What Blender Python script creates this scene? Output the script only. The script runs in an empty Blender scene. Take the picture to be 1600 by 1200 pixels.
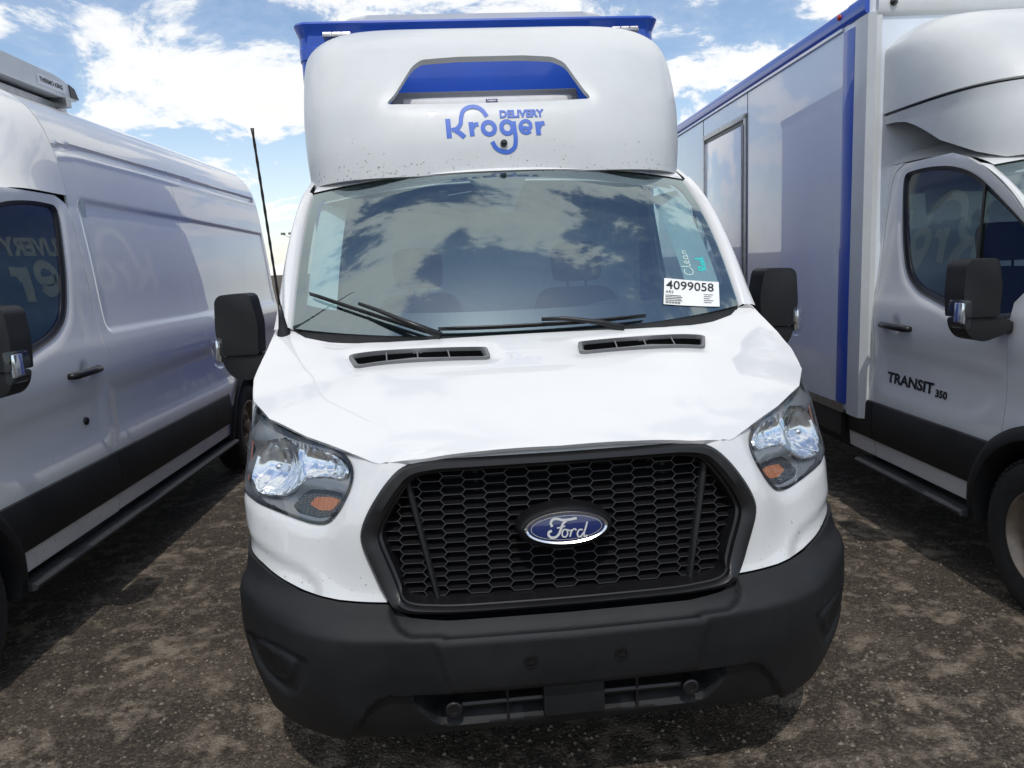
import bpy, bmesh, math, random
import numpy as np
from mathutils import Vector, Matrix, geometry
R = math.radians
scene = bpy.context.scene
# ---------------------------------------------------------------- camera
cam = bpy.data.cameras.new('camera'); cam_ob = bpy.data.objects.new('camera', cam)
scene.collection.objects.link(cam_ob); scene.camera = cam_ob
cam.sensor_width = 36.0; cam.lens = 26.63; cam.clip_start = .05; cam.clip_end = 3000
yaw, pitch, roll = R(-4.91), R(9.13), R(-2.65)
fw = Vector((-math.sin(yaw), math.cos(yaw), 0)); rt = Vector((math.cos(yaw), math.sin(yaw), 0)); up = Vector((0, 0, 1))
F = fw*math.cos(pitch) - up*math.sin(pitch); U0 = up*math.cos(pitch) + fw*math.sin(pitch)
RX = rt*math.cos(roll) + U0*math.sin(roll); UY = -rt*math.sin(roll) + U0*math.cos(roll)
M = Matrix((RX, UY, -F)).transposed().to_4x4(); M.translation = Vector((-.308, -1.989, 1.65))
cam_ob.matrix_world = M
# ---------------------------------------------------------------- sky, clouds and sun
SUN_EL, SUN_AZ = R(58), R(182)          # azimuth measured clockwise from +y: the sun stands behind the camera
world = bpy.data.worlds.new('World'); scene.world = world; world.use_nodes = True
nt = world.node_tree; nt.nodes.clear()
def N(tree, typ, **kw):
    n = tree.nodes.new(typ)
    for k, v in kw.items():
        if k.startswith('i_'): n.inputs[k[2:].replace('_', ' ')].default_value = v
        else: setattr(n, k, v)
    return n
def mathn(tree, op, a, b=None, clamp=False):
    n = tree.nodes.new('ShaderNodeMath'); n.operation = op; n.use_clamp = clamp
    for i, s in enumerate((a, b)):
        if s is None: continue
        if isinstance(s, (int, float)): n.inputs[i].default_value = s
        else: tree.links.new(s, n.inputs[i])
    return n.outputs[0]
def ramp(tree, fac, stops, interp='LINEAR'):
    n = tree.nodes.new('ShaderNodeValToRGB'); n.color_ramp.interpolation = interp
    e = n.color_ramp.elements
    while len(e) < len(stops): e.new(.5)
    for el, (pos, col) in zip(e, stops):
        el.position = pos; el.color = col if len(col) == 4 else (*col, 1)
    tree.links.new(fac, n.inputs[0]); return n.outputs[0]
sky = N(nt, 'ShaderNodeTexSky', sky_type='NISHITA', sun_disc=False, sun_elevation=SUN_EL, sun_rotation=SUN_AZ, altitude=100, air_density=1.0, dust_density=.6, ozone_density=1.2)
tc = N(nt, 'ShaderNodeTexCoord'); sep = N(nt, 'ShaderNodeSeparateXYZ')
nt.links.new(tc.outputs['Generated'], sep.inputs[0])
zz = mathn(nt, 'MAXIMUM', mathn(nt, 'ADD', sep.outputs['Z'], .32), .2)
comb = N(nt, 'ShaderNodeCombineXYZ')
nt.links.new(mathn(nt, 'DIVIDE', sep.outputs['X'], zz), comb.inputs[0]); nt.links.new(mathn(nt, 'DIVIDE', sep.outputs['Y'], zz), comb.inputs[1])
comb.inputs[2].default_value = 61.7
big = N(nt, 'ShaderNodeTexNoise', i_Scale=3.1, i_Detail=14.0, i_Roughness=.64, i_Distortion=.35)
nt.links.new(comb.outputs[0], big.inputs['Vector'])
fine = N(nt, 'ShaderNodeTexNoise', i_Scale=1.2, i_Detail=3.0, i_Roughness=.5)
nt.links.new(comb.outputs[0], fine.inputs['Vector'])
dens = mathn(nt, 'ADD', mathn(nt, 'MULTIPLY', big.outputs['Fac'], .72), mathn(nt, 'MULTIPLY', fine.outputs['Fac'], .38))
cover = ramp(nt, dens, [(.49, (.02, .02, .02)), (.54, (.12, .12, .12)), (.575, (.85, .85, .85)), (.63, (1, 1, 1))])
hz = N(nt, 'ShaderNodeMapRange'); hz.inputs[1].default_value = .22; hz.inputs[2].default_value = 0; hz.inputs[3].default_value = 0; hz.inputs[4].default_value = .45; nt.links.new(sep.outputs['Z'], hz.inputs[0])
cover = mathn(nt, 'MAXIMUM', cover, hz.outputs[0])
shade = ramp(nt, dens, [(.53, (.96, .98, 1.0)), (.62, (1.0, .985, .95)), (.80, (.86, .86, .87))])
sky_s = N(nt, 'ShaderNodeMix', data_type='RGBA', blend_type='MULTIPLY'); sky_s.inputs[0].default_value = 1
sky_s.inputs[7].default_value = (.15, .15, .15, 1); nt.links.new(sky.outputs[0], sky_s.inputs[6])
cl = N(nt, 'ShaderNodeMix', data_type='RGBA', blend_type='MULTIPLY'); cl.inputs[0].default_value = 1
cl.inputs[7].default_value = (1.08, 1.08, 1.08, 1); nt.links.new(shade, cl.inputs[6])
mx = N(nt, 'ShaderNodeMix', data_type='RGBA'); nt.links.new(cover, mx.inputs[0])
nt.links.new(sky_s.outputs[2], mx.inputs[6]); nt.links.new(cl.outputs[2], mx.inputs[7])
bg = N(nt, 'ShaderNodeBackground'); bg.inputs[1].default_value = 1.0; nt.links.new(mx.outputs[2], bg.inputs[0])
out = N(nt, 'ShaderNodeOutputWorld'); nt.links.new(bg.outputs[0], out.inputs[0])
sl = bpy.data.lights.new('sun', 'SUN'); sl.energy = 2.0; sl.angle = R(.53); sl.color = (1, .96, .90)
so = bpy.data.objects.new('sun', sl); scene.collection.objects.link(so)
to_sun = Vector((math.sin(SUN_AZ)*math.cos(SUN_EL), math.cos(SUN_AZ)*math.cos(SUN_EL), math.sin(SUN_EL)))
so.rotation_euler = to_sun.to_track_quat('Z', 'Y').to_euler()
scene.view_settings.view_transform = 'Standard'; scene.view_settings.look = 'None'
scene.view_settings.exposure = 0.0; scene.view_settings.gamma = 1.0; scene.view_settings.use_curve_mapping = False
scene.cycles.max_bounces = 10; scene.cycles.transparent_max_bounces = 16; scene.cycles.caustics_reflective = False; scene.cycles.caustics_refractive = False
# ---------------------------------------------------------------- geometry of the cab (van frame: x right, y backwards from the bumper, z up)
def pchip(xs, ys, xq):
    xs = np.asarray(xs, float); ys = np.asarray(ys, float); xq = np.asarray(xq, float)
    h = np.diff(xs); d = np.diff(ys) / h
    m = np.zeros(len(xs))
    m[0], m[-1] = d[0], d[-1]
    for i in range(1, len(xs) - 1):
        if d[i-1] * d[i] > 0:
            w1, w2 = 2*h[i] + h[i-1], h[i] + 2*h[i-1]
            m[i] = (w1 + w2) / (w1/d[i-1] + w2/d[i])
    k = np.clip(np.searchsorted(xs, xq) - 1, 0, len(xs) - 2)
    t = np.clip((xq - xs[k]) / h[k], 0, 1)
    return ((2*t**3 - 3*t**2 + 1)*ys[k] + (t**3 - 2*t**2 + t)*h[k]*m[k]
            + (-2*t**3 + 3*t**2)*ys[k+1] + (t**3 - t**2)*h[k]*m[k+1])

XS_Z = [.20, .30, .38, .46, .50, .72, .80, .95, 1.08, 1.18, 1.30, 1.37, 1.5, 1.7, 1.9, 2.05, 2.13, 2.19, 2.225, 2.24]
XS_X = [.955, .975, .987, .995, .999, 1.003, .998, .986, .990, .999, .992, .978, .960, .944, .924, .904, .878, .81, .65, .45]
def side_x(z):
    return pchip(XS_Z, XS_X, z)

PL = 1.35                       # length of the front part of the skin's parameter; beyond it p - PL = y - .75
ROWS = [
 (.26, [(0,.055),(.35,.06),(.60,.085),(.75,.16),(.88,.28),(.95,.39),(.968,.52)]),
 (.33, [(0,.005),(.35,.012),(.62,.04),(.75,.11),(.87,.22),(.95,.335),(.985,.48)]),
 (.42, [(0,-.028),(.35,-.018),(.62,.015),(.75,.075),(.87,.185),(.96,.305),(1.005,.44)]),
 (.56, [(0,-.055),(.35,-.045),(.62,-.005),(.75,.058),(.87,.165),(.965,.285),(1.018,.42)]),
 (.635,[(0,-.058),(.35,-.048),(.62,-.002),(.75,.062),(.87,.17),(.965,.29),(1.018,.42)]),
 (.665,[(0,-.035),(.35,-.025),(.60,.02),(.75,.085),(.87,.185),(.965,.30),(1.016,.43)]),
 (.72, [(0,.03),(.35,.04),(.515,.068),(.65,.115),(.80,.20),(.92,.305),(.992,.43)]),
 (.92, [(0,.055),(.35,.065),(.578,.11),(.70,.20),(.84,.30),(.955,.415),(1.003,.52)]),
 (1.09,[(0,.10),(.35,.11),(.505,.135),(.60,.20),(.75,.31),(.90,.445),(.985,.57)]),
 (1.21,[(0,.20),(.35,.21),(.505,.235),(.62,.305),(.78,.42),(.915,.53),(.978,.64)]),
 (1.32,[(0,.30),(.35,.31),(.505,.335),(.62,.39),(.78,.49),(.90,.58),(.965,.67)]),
 (1.46,[(0,.40),(.35,.41),(.505,.435),(.62,.48),(.78,.55),(.90,.62),(.962,.69)]),
]
def _build_skin():
    nP, tabs, zs = 181, [], []
    fr = np.linspace(0, 1, nP)
    for z, pts in ROWS:
        pts = pts + [(float(side_x(z)) if z > .3 else .975, .75)]
        a = np.array(pts)
        t = np.r_[0, np.cumsum(np.hypot(*np.diff(a, axis=0).T))]
        tq = np.linspace(0, t[-1], 400)
        x, y = pchip(t, a[:,0], tq), pchip(t, a[:,1], tq)
        L = np.r_[0, np.cumsum(np.hypot(np.diff(x), np.diff(y)))]; L /= L[-1]
        tabs.append(np.stack([np.interp(fr, L, x), np.interp(fr, L, y)], -1)); zs.append(z)
    tabs = np.array(tabs)
    zq = np.linspace(zs[0], zs[-1], 241)
    out = np.empty((len(zq), nP, 2))
    for j in range(nP):
        for c in (0, 1): out[:, j, c] = pchip(zs, tabs[:, j, c], zq)
    return zq, out
SK_Z, SK = _build_skin()
def skin(p, z):
    """front skin: parameter p (distance round the plan curve) and height z -> xyz arrays"""
    p = np.asarray(p, float); z = np.asarray(z, float)
    sg = np.where(p < 0, -1.0, 1.0); p = np.abs(p)
    fj = np.clip(p / PL, 0, 1) * (SK.shape[1] - 1)
    fi = np.clip((z - SK_Z[0]) / (SK_Z[-1] - SK_Z[0]), 0, 1) * (len(SK_Z) - 1)
    i = np.minimum(fi.astype(int), len(SK_Z) - 2); j = np.minimum(fj.astype(int), SK.shape[1] - 2)
    u = (fi - i)[..., None]; v = (fj - j)[..., None]
    q = (SK[i, j]*(1-u)*(1-v) + SK[i+1, j]*u*(1-v) + SK[i, j+1]*(1-u)*v + SK[i+1, j+1]*u*v)
    over = np.maximum(p - PL, 0)
    x = np.where(over > 0, side_x(np.maximum(z, .3)), q[..., 0]); y = q[..., 1] + over
    return np.stack([sg * x, y, z], -1)

def hood_c(y):   # centre line height of the bonnet
    return pchip([.05,.09,.14,.22,.35,.5,.67,.85,1.0,1.2], [1.115,1.132,1.150,1.182,1.230,1.282,1.337,1.388,1.425,1.46], y)
HE = np.array([(.505,.133,1.087),(.60,.198,1.110),(.755,.33,1.144),(.888,.46,1.180),(.966,.602,1.216),(.988,.72,1.266),(.986,.85,1.327),(.970,.97,1.386),(.945,1.06,1.425)])
def hood(x, y):
    x = np.asarray(x, float); y = np.asarray(y, float)
    xe = pchip(HE[:,1], HE[:,0], y); ze = pchip(HE[:,1], HE[:,2], y); zc = hood_c(y)
    r = np.abs(x) / np.maximum(xe, .3)
    z = zc - (zc - ze) * np.minimum(r, 1.3)**2.6
    # raised centre panel between two soft creases
    cr = .50 + .16 * np.clip((y - .2) / .7, 0, 1)
    z = z + .008 / (1 + np.exp(np.clip((np.abs(x) - cr) / .028, -50, 50))) * np.clip((y - .12) / .2, 0, 1)
    return np.stack([x, y, z], -1)

def glass(u, v):
    """windscreen: u -1..1 across, v 0 (cowl) .. 1 (header)"""
    u = np.asarray(u, float); v = np.asarray(v, float)
    hw = .895 + (.865 - .895) * v
    yc = .835 + (1.47 - .835) * v - .035 * np.sin(np.pi * v); zc = 1.385 + (2.045 - 1.385) * v + .03 * np.sin(np.pi * v)
    yd = .185 + (.165 - .185) * v; zd = .05 + (-.05 - .05) * v
    a = np.abs(u)**2.4
    return np.stack([hw * u, yc + yd * a, zc + zd * a], -1)

FP = np.array([(1.50,2.045),(1.515,2.17),(1.57,2.35),(1.66,2.50),(1.79,2.65),(1.97,2.775),(2.20,2.862),(2.45,2.905),(2.70,2.912)])
def fairing(u, v):
    """roof fairing: u -1..1 round the nose, v 0 bottom .. 1 at the box"""
    u = np.asarray(u, float); v = np.asarray(v, float)
    t = np.linspace(0, 1, len(FP))
    yc = pchip(t, FP[:,0], v); zc = pchip(t, FP[:,1], v)
    W = pchip([0,.3,.6,.85,1], [.935,.958,.958,.942,.925], v)
    yb = 2.70
    n = 5.0
    a = np.abs(u); t9 = np.arcsin(.9**(n/2))      # the flat face takes three quarters of u, the rounded corner and the flank the rest
    th = np.where(a <= .75, np.arcsin((np.minimum(a, .75)/.75*.9)**(n/2)), t9 + (np.pi/2 - t9)*np.clip((a - .75)/.25, 0, 1))
    x = W * np.sin(th)**(2/n) * np.sign(u)
    x = np.where(np.abs(u) < 1e-9, 0, x)
    y = yb - (yb - yc) * np.maximum(np.cos(th), 0)**(2/n)
    k = np.clip((v - .35) / .65, 0, 1)
    z = zc - (.015 + .20 * k**1.5) * (np.abs(x) / W)**8 + 0
    return np.stack([x, y, z], -1)

def grille_y(x, z):
    return .078 + .15 * (np.asarray(z) - .67) + .020 * (np.asarray(x) / .5)**2
# ---------------------------------------------------------------- end of geometry
# ---------------------------------------------------------------- materials
MATS = {}
def material(name, base, rough=.5, metal=0.0, coat=0.0, spec=.5, noise=0.0, nscale=20.0, bump=0.0, bscale=200.0, dirt=0.0, **kw):
    m = bpy.data.materials.new(name); m.use_nodes = True; t = m.node_tree; b = t.nodes['Principled BSDF']
    b.inputs['Base Color'].default_value = (*base, 1); b.inputs['Roughness'].default_value = rough
    b.inputs['Metallic'].default_value = metal; b.inputs['Coat Weight'].default_value = coat; b.inputs['Coat Roughness'].default_value = .02
    b.inputs['Specular IOR Level'].default_value = spec
    for k, v in kw.items(): b.inputs[k.replace('_', ' ')].default_value = v
    co = t.nodes.new('ShaderNodeTexCoord')
    if noise or dirt:
        n = N(t, 'ShaderNodeTexNoise', i_Scale=nscale, i_Detail=6.0, i_Roughness=.6); t.links.new(co.outputs['Object'], n.inputs['Vector'])
        a = noise or .1
        lo = tuple(max(0, c*(1-a)) for c in base); hi = tuple(min(1, c*(1+a)) for c in base)
        col = ramp(t, n.outputs['Fac'], [(.3, lo), (.7, hi)])
        if dirt:   # thin road film and specks
            n2 = N(t, 'ShaderNodeTexNoise', i_Scale=3.0, i_Detail=8.0, i_Roughness=.7); t.links.new(co.outputs['Object'], n2.inputs['Vector'])
            d = ramp(t, n2.outputs['Fac'], [(.42, (0, 0, 0)), (.75, (dirt,)*3)])
            mxd = N(t, 'ShaderNodeMix', data_type='RGBA'); t.links.new(d, mxd.inputs[0]); t.links.new(col, mxd.inputs[6]); mxd.inputs[7].default_value = (.30, .27, .23, 1)
            col = mxd.outputs[2]
            rr = mathn(t, 'ADD', mathn(t, 'MULTIPLY', n2.outputs['Fac'], .25), max(0, rough - .1)); t.links.new(rr, b.inputs['Roughness'])
        t.links.new(col, b.inputs['Base Color'])
    if bump:
        n3 = N(t, 'ShaderNodeTexNoise', i_Scale=bscale, i_Detail=2.0); t.links.new(co.outputs['Object'], n3.inputs['Vector'])
        bp = N(t, 'ShaderNodeBump', i_Strength=bump, i_Distance=.002); t.links.new(n3.outputs['Fac'], bp.inputs['Height']); t.links.new(bp.outputs[0], b.inputs['Normal'])
    MATS[name] = m; return m
def add_chips(name, z0, z1, lo=-.10, hi=.055):
    # stone chips: small dark scars, thick towards the lower edge
    t = MATS[name].node_tree; b = t.nodes['Principled BSDF']; co = N(t, 'ShaderNodeTexCoord'); sp = N(t, 'ShaderNodeSeparateXYZ'); t.links.new(co.outputs['Object'], sp.inputs[0])
    n1 = N(t, 'ShaderNodeTexNoise', i_Scale=70.0, i_Detail=3.0, i_Roughness=.6); t.links.new(co.outputs['Object'], n1.inputs['Vector'])
    n2 = N(t, 'ShaderNodeTexNoise', i_Scale=6.0, i_Detail=2.0); t.links.new(co.outputs['Object'], n2.inputs['Vector'])
    mr = N(t, 'ShaderNodeMapRange'); t.links.new(sp.outputs['Z'], mr.inputs[0]); mr.inputs[1].default_value = z1; mr.inputs[2].default_value = z0; mr.inputs[3].default_value = lo; mr.inputs[4].default_value = hi
    v = mathn(t, 'ADD', mathn(t, 'ADD', n1.outputs['Fac'], mr.outputs[0]), mathn(t, 'MULTIPLY', n2.outputs['Fac'], .16))
    f = ramp(t, v, [(.755, (0, 0, 0)), (.785, (.8, .8, .8))])
    old = b.inputs['Base Color'].links[0].from_socket; mx = N(t, 'ShaderNodeMix', data_type='RGBA'); t.links.new(f, mx.inputs[0]); t.links.new(old, mx.inputs[6]); mx.inputs[7].default_value = (.16, .155, .15, 1); t.links.new(mx.outputs[2], b.inputs['Base Color'])
def thin_glass(name, tint, f0, rough=0.0, gloss=(.97, .99, 1)):
    """a thin pane: tinted see-through plus a mirror part that grows towards grazing angles, the same from both sides"""
    m = bpy.data.materials.new(name); m.use_nodes = True; t = m.node_tree; t.nodes.clear()
    lw = N(t, 'ShaderNodeLayerWeight'); lw.inputs[0].default_value = .5; tr = N(t, 'ShaderNodeBsdfTransparent'); tr.inputs[0].default_value = (*tint, 1)
    f = mathn(t, 'ADD', mathn(t, 'MULTIPLY', mathn(t, 'POWER', lw.outputs['Facing'], 5.0), 1 - f0), f0, True)
    gl = N(t, 'ShaderNodeBsdfGlossy'); gl.inputs['Roughness'].default_value = rough; gl.inputs[0].default_value = (*gloss, 1)
    mx = N(t, 'ShaderNodeMixShader'); o = N(t, 'ShaderNodeOutputMaterial')
    t.links.new(f, mx.inputs[0]); t.links.new(tr.outputs[0], mx.inputs[1]); t.links.new(gl.outputs[0], mx.inputs[2]); t.links.new(mx.outputs[0], o.inputs[0])
    MATS[name] = m; return m
material('white_paint', (.72, .73, .73), rough=.30, coat=1.0, Coat_IOR=1.65, spec=.4, noise=.015, nscale=3, dirt=.10)
add_chips('white_paint', .70, 1.35, -.16, .005)
material('white_panel', (.76, .80, .86), rough=.20, coat=1.0, Coat_IOR=1.7, noise=.02, nscale=2, dirt=.07)
material('white_gelcoat', (.62, .645, .65), rough=.38, coat=.25, noise=.02, nscale=4, dirt=.16)
material('fairing_white', (.62, .645, .65), rough=.38, coat=.25, noise=.02, nscale=4, dirt=.14); add_chips('fairing_white', 2.06, 2.30)
material('blue_paint', (.012, .075, .46), rough=.30, coat=.6, noise=.08, nscale=5)
material('blue_decal', (.035, .13, .56), rough=.45)
material('white_decal', (.80, .81, .82), rough=.4)
material('black_plastic', (.0075, .0085, .0100), rough=.50, spec=.36, noise=.35, nscale=5, bump=.5, bscale=700, dirt=.025)
material('black_trim', (.008, .008, .009), rough=.38, spec=.5, noise=.1)
material('wire_catchlight', (.045, .047, .05), rough=.4)  # catch-light on the grille's front edges, put into a paler colour
material('unit_grey', (.66, .66, .67), rough=.5, noise=.06)
material('silver_letter', (.78, .79, .80), rough=.28, metal=.55)
material('gloss_black', (.006, .006, .007), rough=.08, coat=.6)
material('rubber', (.018, .018, .018), rough=.78, noise=.3, nscale=30, bump=.4, bscale=160)
material('grey_plastic', (.16, .165, .17), rough=.5, noise=.08)
material('gap_grey', (.17, .175, .165), rough=.6, noise=.25, nscale=14)
material('dark_inside', (.010, .011, .012), rough=.8)
material('chrome', (.82, .84, .86), rough=.24, metal=1)
material('reflector', (.90, .92, .94), rough=.13, metal=1)
material('steel', (.42, .42, .42), rough=.35, metal=1, noise=.15)
material('rim_steel', (.26, .22, .18), rough=.45, metal=.7, noise=.3, nscale=12)
material('emblem_blue', (.006, .018, .11), rough=.18, coat=1)
material('amber', (.42, .13, .04), rough=.2, coat=.7)
material('amber_dim', (.30, .10, .06), rough=.25, coat=.6)
material('lamp_house', (.045, .05, .058), rough=.3)
material('lamp_bezel', (.22, .23, .24), rough=.28, metal=.4)
material('seat_fabric', (.020, .026, .034), rough=.9, noise=.2, nscale=40)
material('dash_plastic', (.075, .082, .086), rough=.65, noise=.1)
material('liner', (.52, .57, .55), rough=.8, noise=.05)
material('bulkhead', (.46, .55, .58), rough=.7, noise=.08)
material('paper', (.82, .83, .82), rough=.7)
material('ink', (.012, .012, .014), rough=.6)
material('teal_ink', (.02, .52, .50), rough=.5)
material('chalk', (.48, .60, .57), rough=.6)
material('step_tread', (.03, .032, .035), rough=.6, noise=.2, bump=.5, bscale=300)
material('frit', (.008, .009, .011), rough=.35)
material('red_lens', (.45, .02, .01), rough=.25)
thin_glass('windscreen_glass', (.76, .94, .97), .26, 0, (.80, .95, 1))
thin_glass('door_glass', (.58, .66, .68), .09)
thin_glass('lens', (.93, .95, .97), .05)

# ---------------------------------------------------------------- objects
COL = scene.collection
def link(name, data, mat=None, parent=None, loc=None, rz=0):
    o = bpy.data.objects.new(name, data); COL.objects.link(o)
    if mat and data and not data.materials: data.materials.append(MATS[mat])
    if parent: o.parent = parent
    if loc: o.location = loc
    if rz: o.rotation_euler = (0, 0, rz)
    return o
def tag(o, label=None, cat=None, group=None, kind=None):
    if label: o['label'] = label
    if cat: o['category'] = cat
    if group: o['group'] = group
    if kind: o['kind'] = kind
    return o
def bm_mesh(name, bm, smooth=False, recalc=False):
    if recalc: bmesh.ops.recalc_face_normals(bm, faces=bm.faces)
    if smooth:
        for f in bm.faces: f.smooth = True
    me = bpy.data.meshes.new(name); bm.to_mesh(me); bm.free(); return me
def sharpen(bm, ang=35):
    for e in bm.edges:
        if len(e.link_faces) != 2 or e.calc_face_angle(0) > R(ang): e.smooth = False
    for f in bm.faces: f.smooth = True
def box(bm, x0, x1, y0, y1, z0, z1, bev=0, seg=2):
    vs = [bm.verts.new((x, y, z)) for x in (x0, x1) for y in (y0, y1) for z in (z0, z1)]
    fs = [bm.faces.new([vs[i] for i in q]) for q in ((0,1,3,2),(4,6,7,5),(0,4,5,1),(2,3,7,6),(0,2,6,4),(1,5,7,3))]
    if bev: bmesh.ops.bevel(bm, geom=list({e for f in fs for e in f.edges}), offset=bev, segments=seg, profile=.6, affect='EDGES')
def box_mesh(name, *a, **k):
    bm = bmesh.new(); box(bm, *a, **k); bmesh.ops.recalc_face_normals(bm, faces=bm.faces); sharpen(bm); return bm_mesh(name, bm)
def tube(bm, pts, r, n=8, cap=True):
    pts = [Vector(p) for p in pts]; rings = []
    rr = r if isinstance(r, (list, tuple)) else [r]*len(pts)
    for i, p in enumerate(pts):
        d = (pts[min(i+1, len(pts)-1)] - pts[max(i-1, 0)]).normalized()
        a = d.cross(Vector((0, 0, 1)) if abs(d.z) < .9 else Vector((0, 1, 0))).normalized(); b = d.cross(a)
        rings.append([bm.verts.new(p + (a*math.cos(t) + b*math.sin(t))*rr[i]) for t in [2*math.pi*k/n for k in range(n)]])
    for A, B in zip(rings, rings[1:]):
        for k in range(n): bm.faces.new((A[k], A[(k+1) % n], B[(k+1) % n], B[k]))
    if cap:
        bm.faces.new(rings[0]); bm.faces.new(list(reversed(rings[-1])))
def tube_mesh(name, pts, r, n=8):
    bm = bmesh.new(); tube(bm, pts, r, n); bmesh.ops.recalc_face_normals(bm, faces=bm.faces); sharpen(bm, 50); return bm_mesh(name, bm)
def lathe(bm, prof, axis='x', c=(0, 0, 0), n=48):
    rings = []
    for h, r in prof:
        ring = []
        for k in range(n):
            t = 2*math.pi*k/n; a, b = r*math.cos(t), r*math.sin(t)
            q = (h, a, b) if axis == 'x' else ((a, h, b) if axis == 'y' else (a, b, h))
            ring.append(bm.verts.new((c[0]+q[0], c[1]+q[1], c[2]+q[2])))
        rings.append(ring)
    for A, B in zip(rings, rings[1:]):
        for k in range(n): bm.faces.new((A[k], A[(k+1) % n], B[(k+1) % n], B[k]))
def prism(bm, pts, axis, a0, a1, bev=0):
    """closed outline pts (2D) pushed along an axis: 'y' takes (x,z), 'x' takes (y,z)"""
    def P(q, a): return (q[0], a, q[1]) if axis == 'y' else ((a, q[0], q[1]) if axis == 'x' else (q[0], q[1], a))
    A = [bm.verts.new(P(q, a0)) for q in pts]; B = [bm.verts.new(P(q, a1)) for q in pts]; n = len(pts)
    fs = [bm.faces.new(A), bm.faces.new(list(reversed(B)))] + [bm.faces.new((A[i], B[i], B[(i+1) % n], A[(i+1) % n])) for i in range(n)]
    if bev: bmesh.ops.bevel(bm, geom=list({e for f in fs for e in f.edges}), offset=bev, segments=5 if bev > .02 else 3, profile=.5, affect='EDGES', clamp_overlap=True)
def prism_mesh(name, pts, axis, a0, a1, bev=0):
    bm = bmesh.new(); prism(bm, pts, axis, a0, a1, bev); bmesh.ops.recalc_face_normals(bm, faces=bm.faces); sharpen(bm); return bm_mesh(name, bm)

# ---- plane geometry
def resample(poly, step, closed=True):
    P = [np.array(p, float) for p in poly]; out = []
    m = len(P) if closed else len(P) - 1
    for i in range(m):
        a, b = P[i], P[(i+1) % len(P)]; k = max(1, int(math.ceil(np.linalg.norm(b - a)/step - 1e-6)))
        for j in range(k): out.append(a + (b - a)*j/k)
    if not closed: out.append(P[-1])
    return np.array(out)
def rounded(poly, r, n=5):
    P = [np.array(p, float) for p in poly]; out = []; m = len(P)
    rr = r if isinstance(r, (list, tuple)) else [r]*m
    for i in range(m):
        a, b, c = P[i-1], P[i], P[(i+1) % m]
        la, lc = np.linalg.norm(a - b), np.linalg.norm(c - b); q = min(rr[i], .49*la, .49*lc)
        if q <= 0: out.append(b); continue
        s, e = b + (a - b)/la*q, b + (c - b)/lc*q
        for t in np.linspace(0, 1, n): out.append((1-t)**2*s + 2*t*(1-t)*b + t*t*e)
    return [tuple(p) for p in out]
def smooth_line(pts, k=6):
    P = np.array(pts, float); t = np.r_[0, np.cumsum(np.hypot(*np.diff(P, axis=0).T))]; q = np.linspace(0, t[-1], k*(len(P)-1)+1)
    def cr(y):
        m = np.gradient(y, t); i = np.clip(np.searchsorted(t, q) - 1, 0, len(t)-2); h = t[i+1]-t[i]; u = (q - t[i])/h
        return (2*u**3-3*u**2+1)*y[i] + (u**3-2*u**2+u)*h*m[i] + (-2*u**3+3*u**2)*y[i+1] + (u**3-u**2)*h*m[i+1]
    return np.stack([cr(P[:, 0]), cr(P[:, 1])], -1)
def inside(poly, q):
    P = np.asarray(poly, float); x, y = q[:, 0], q[:, 1]; r = np.zeros(len(q), bool); j = len(P) - 1
    for i in range(len(P)):
        xi, yi, xj, yj = *P[i], *P[j]
        if yi != yj:
            r ^= ((yi > y) != (yj > y)) & (x < (xj - xi)*(y - yi)/(yj - yi) + xi)
        j = i
    return r
def dist(poly, q):
    P = np.asarray(poly, float); d = np.full(len(q), 1e9)
    for i in range(len(P)):
        a, b = P[i], P[(i+1) % len(P)]; ab = b - a; L = ab @ ab
        if L < 1e-14: continue
        t = np.clip(((q - a) @ ab)/L, 0, 1); d = np.minimum(d, np.linalg.norm(q - (a + t[:, None]*ab), axis=1))
    return d
def sdist(poly, q):
    return np.where(inside(poly, q), 1, -1)*dist(poly, q)
def sstep(x): 
    x = np.clip(x, 0, 1); return x*x*(3 - 2*x)
def tri_panel(outer, holes=(), step=.02, jitter=True):
    loops = [resample(outer, step)] + [resample(h, step) for h in holes]
    lo, hi = loops[0].min(0), loops[0].max(0)
    gx = np.arange(lo[0] + step*.5, hi[0], step); gy = np.arange(lo[1] + step*.43, hi[1], step*.87)
    A, B = np.meshgrid(gx, gy); A = A + (np.arange(len(gy)) % 2)[:, None]*step*.5
    q = np.stack([A.ravel(), B.ravel()], -1)
    ok = inside(loops[0], q) & (dist(loops[0], q) > step*.55)
    for h in loops[1:]: ok &= ~inside(h, q) & (dist(h, q) > step*.55)
    q = q[ok]
    verts, edges = [], []
    for l in loops:
        b = len(verts); verts += [Vector(p) for p in l]; edges += [(b+i, b+(i+1) % len(l)) for i in range(len(l))]
    verts += [Vector(p) for p in q]
    v, e, f, *_ = geometry.delaunay_2d_cdt(verts, edges, [], 0, 1e-6)
    V = np.array([tuple(p) for p in v]); T = np.array([t for t in f if len(t) == 3])
    c = V[T].mean(1); keep = inside(loops[0], c)
    for h in loops[1:]: keep &= ~inside(h, c)
    return V, T[keep]
def surf_normals(fn, a, b, h=2e-3):
    n = np.cross(fn(a + h, b) - fn(a - h, b), fn(a, b + h) - fn(a, b - h))
    return n/np.maximum(np.linalg.norm(n, axis=1), 1e-9)[:, None]
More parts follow.
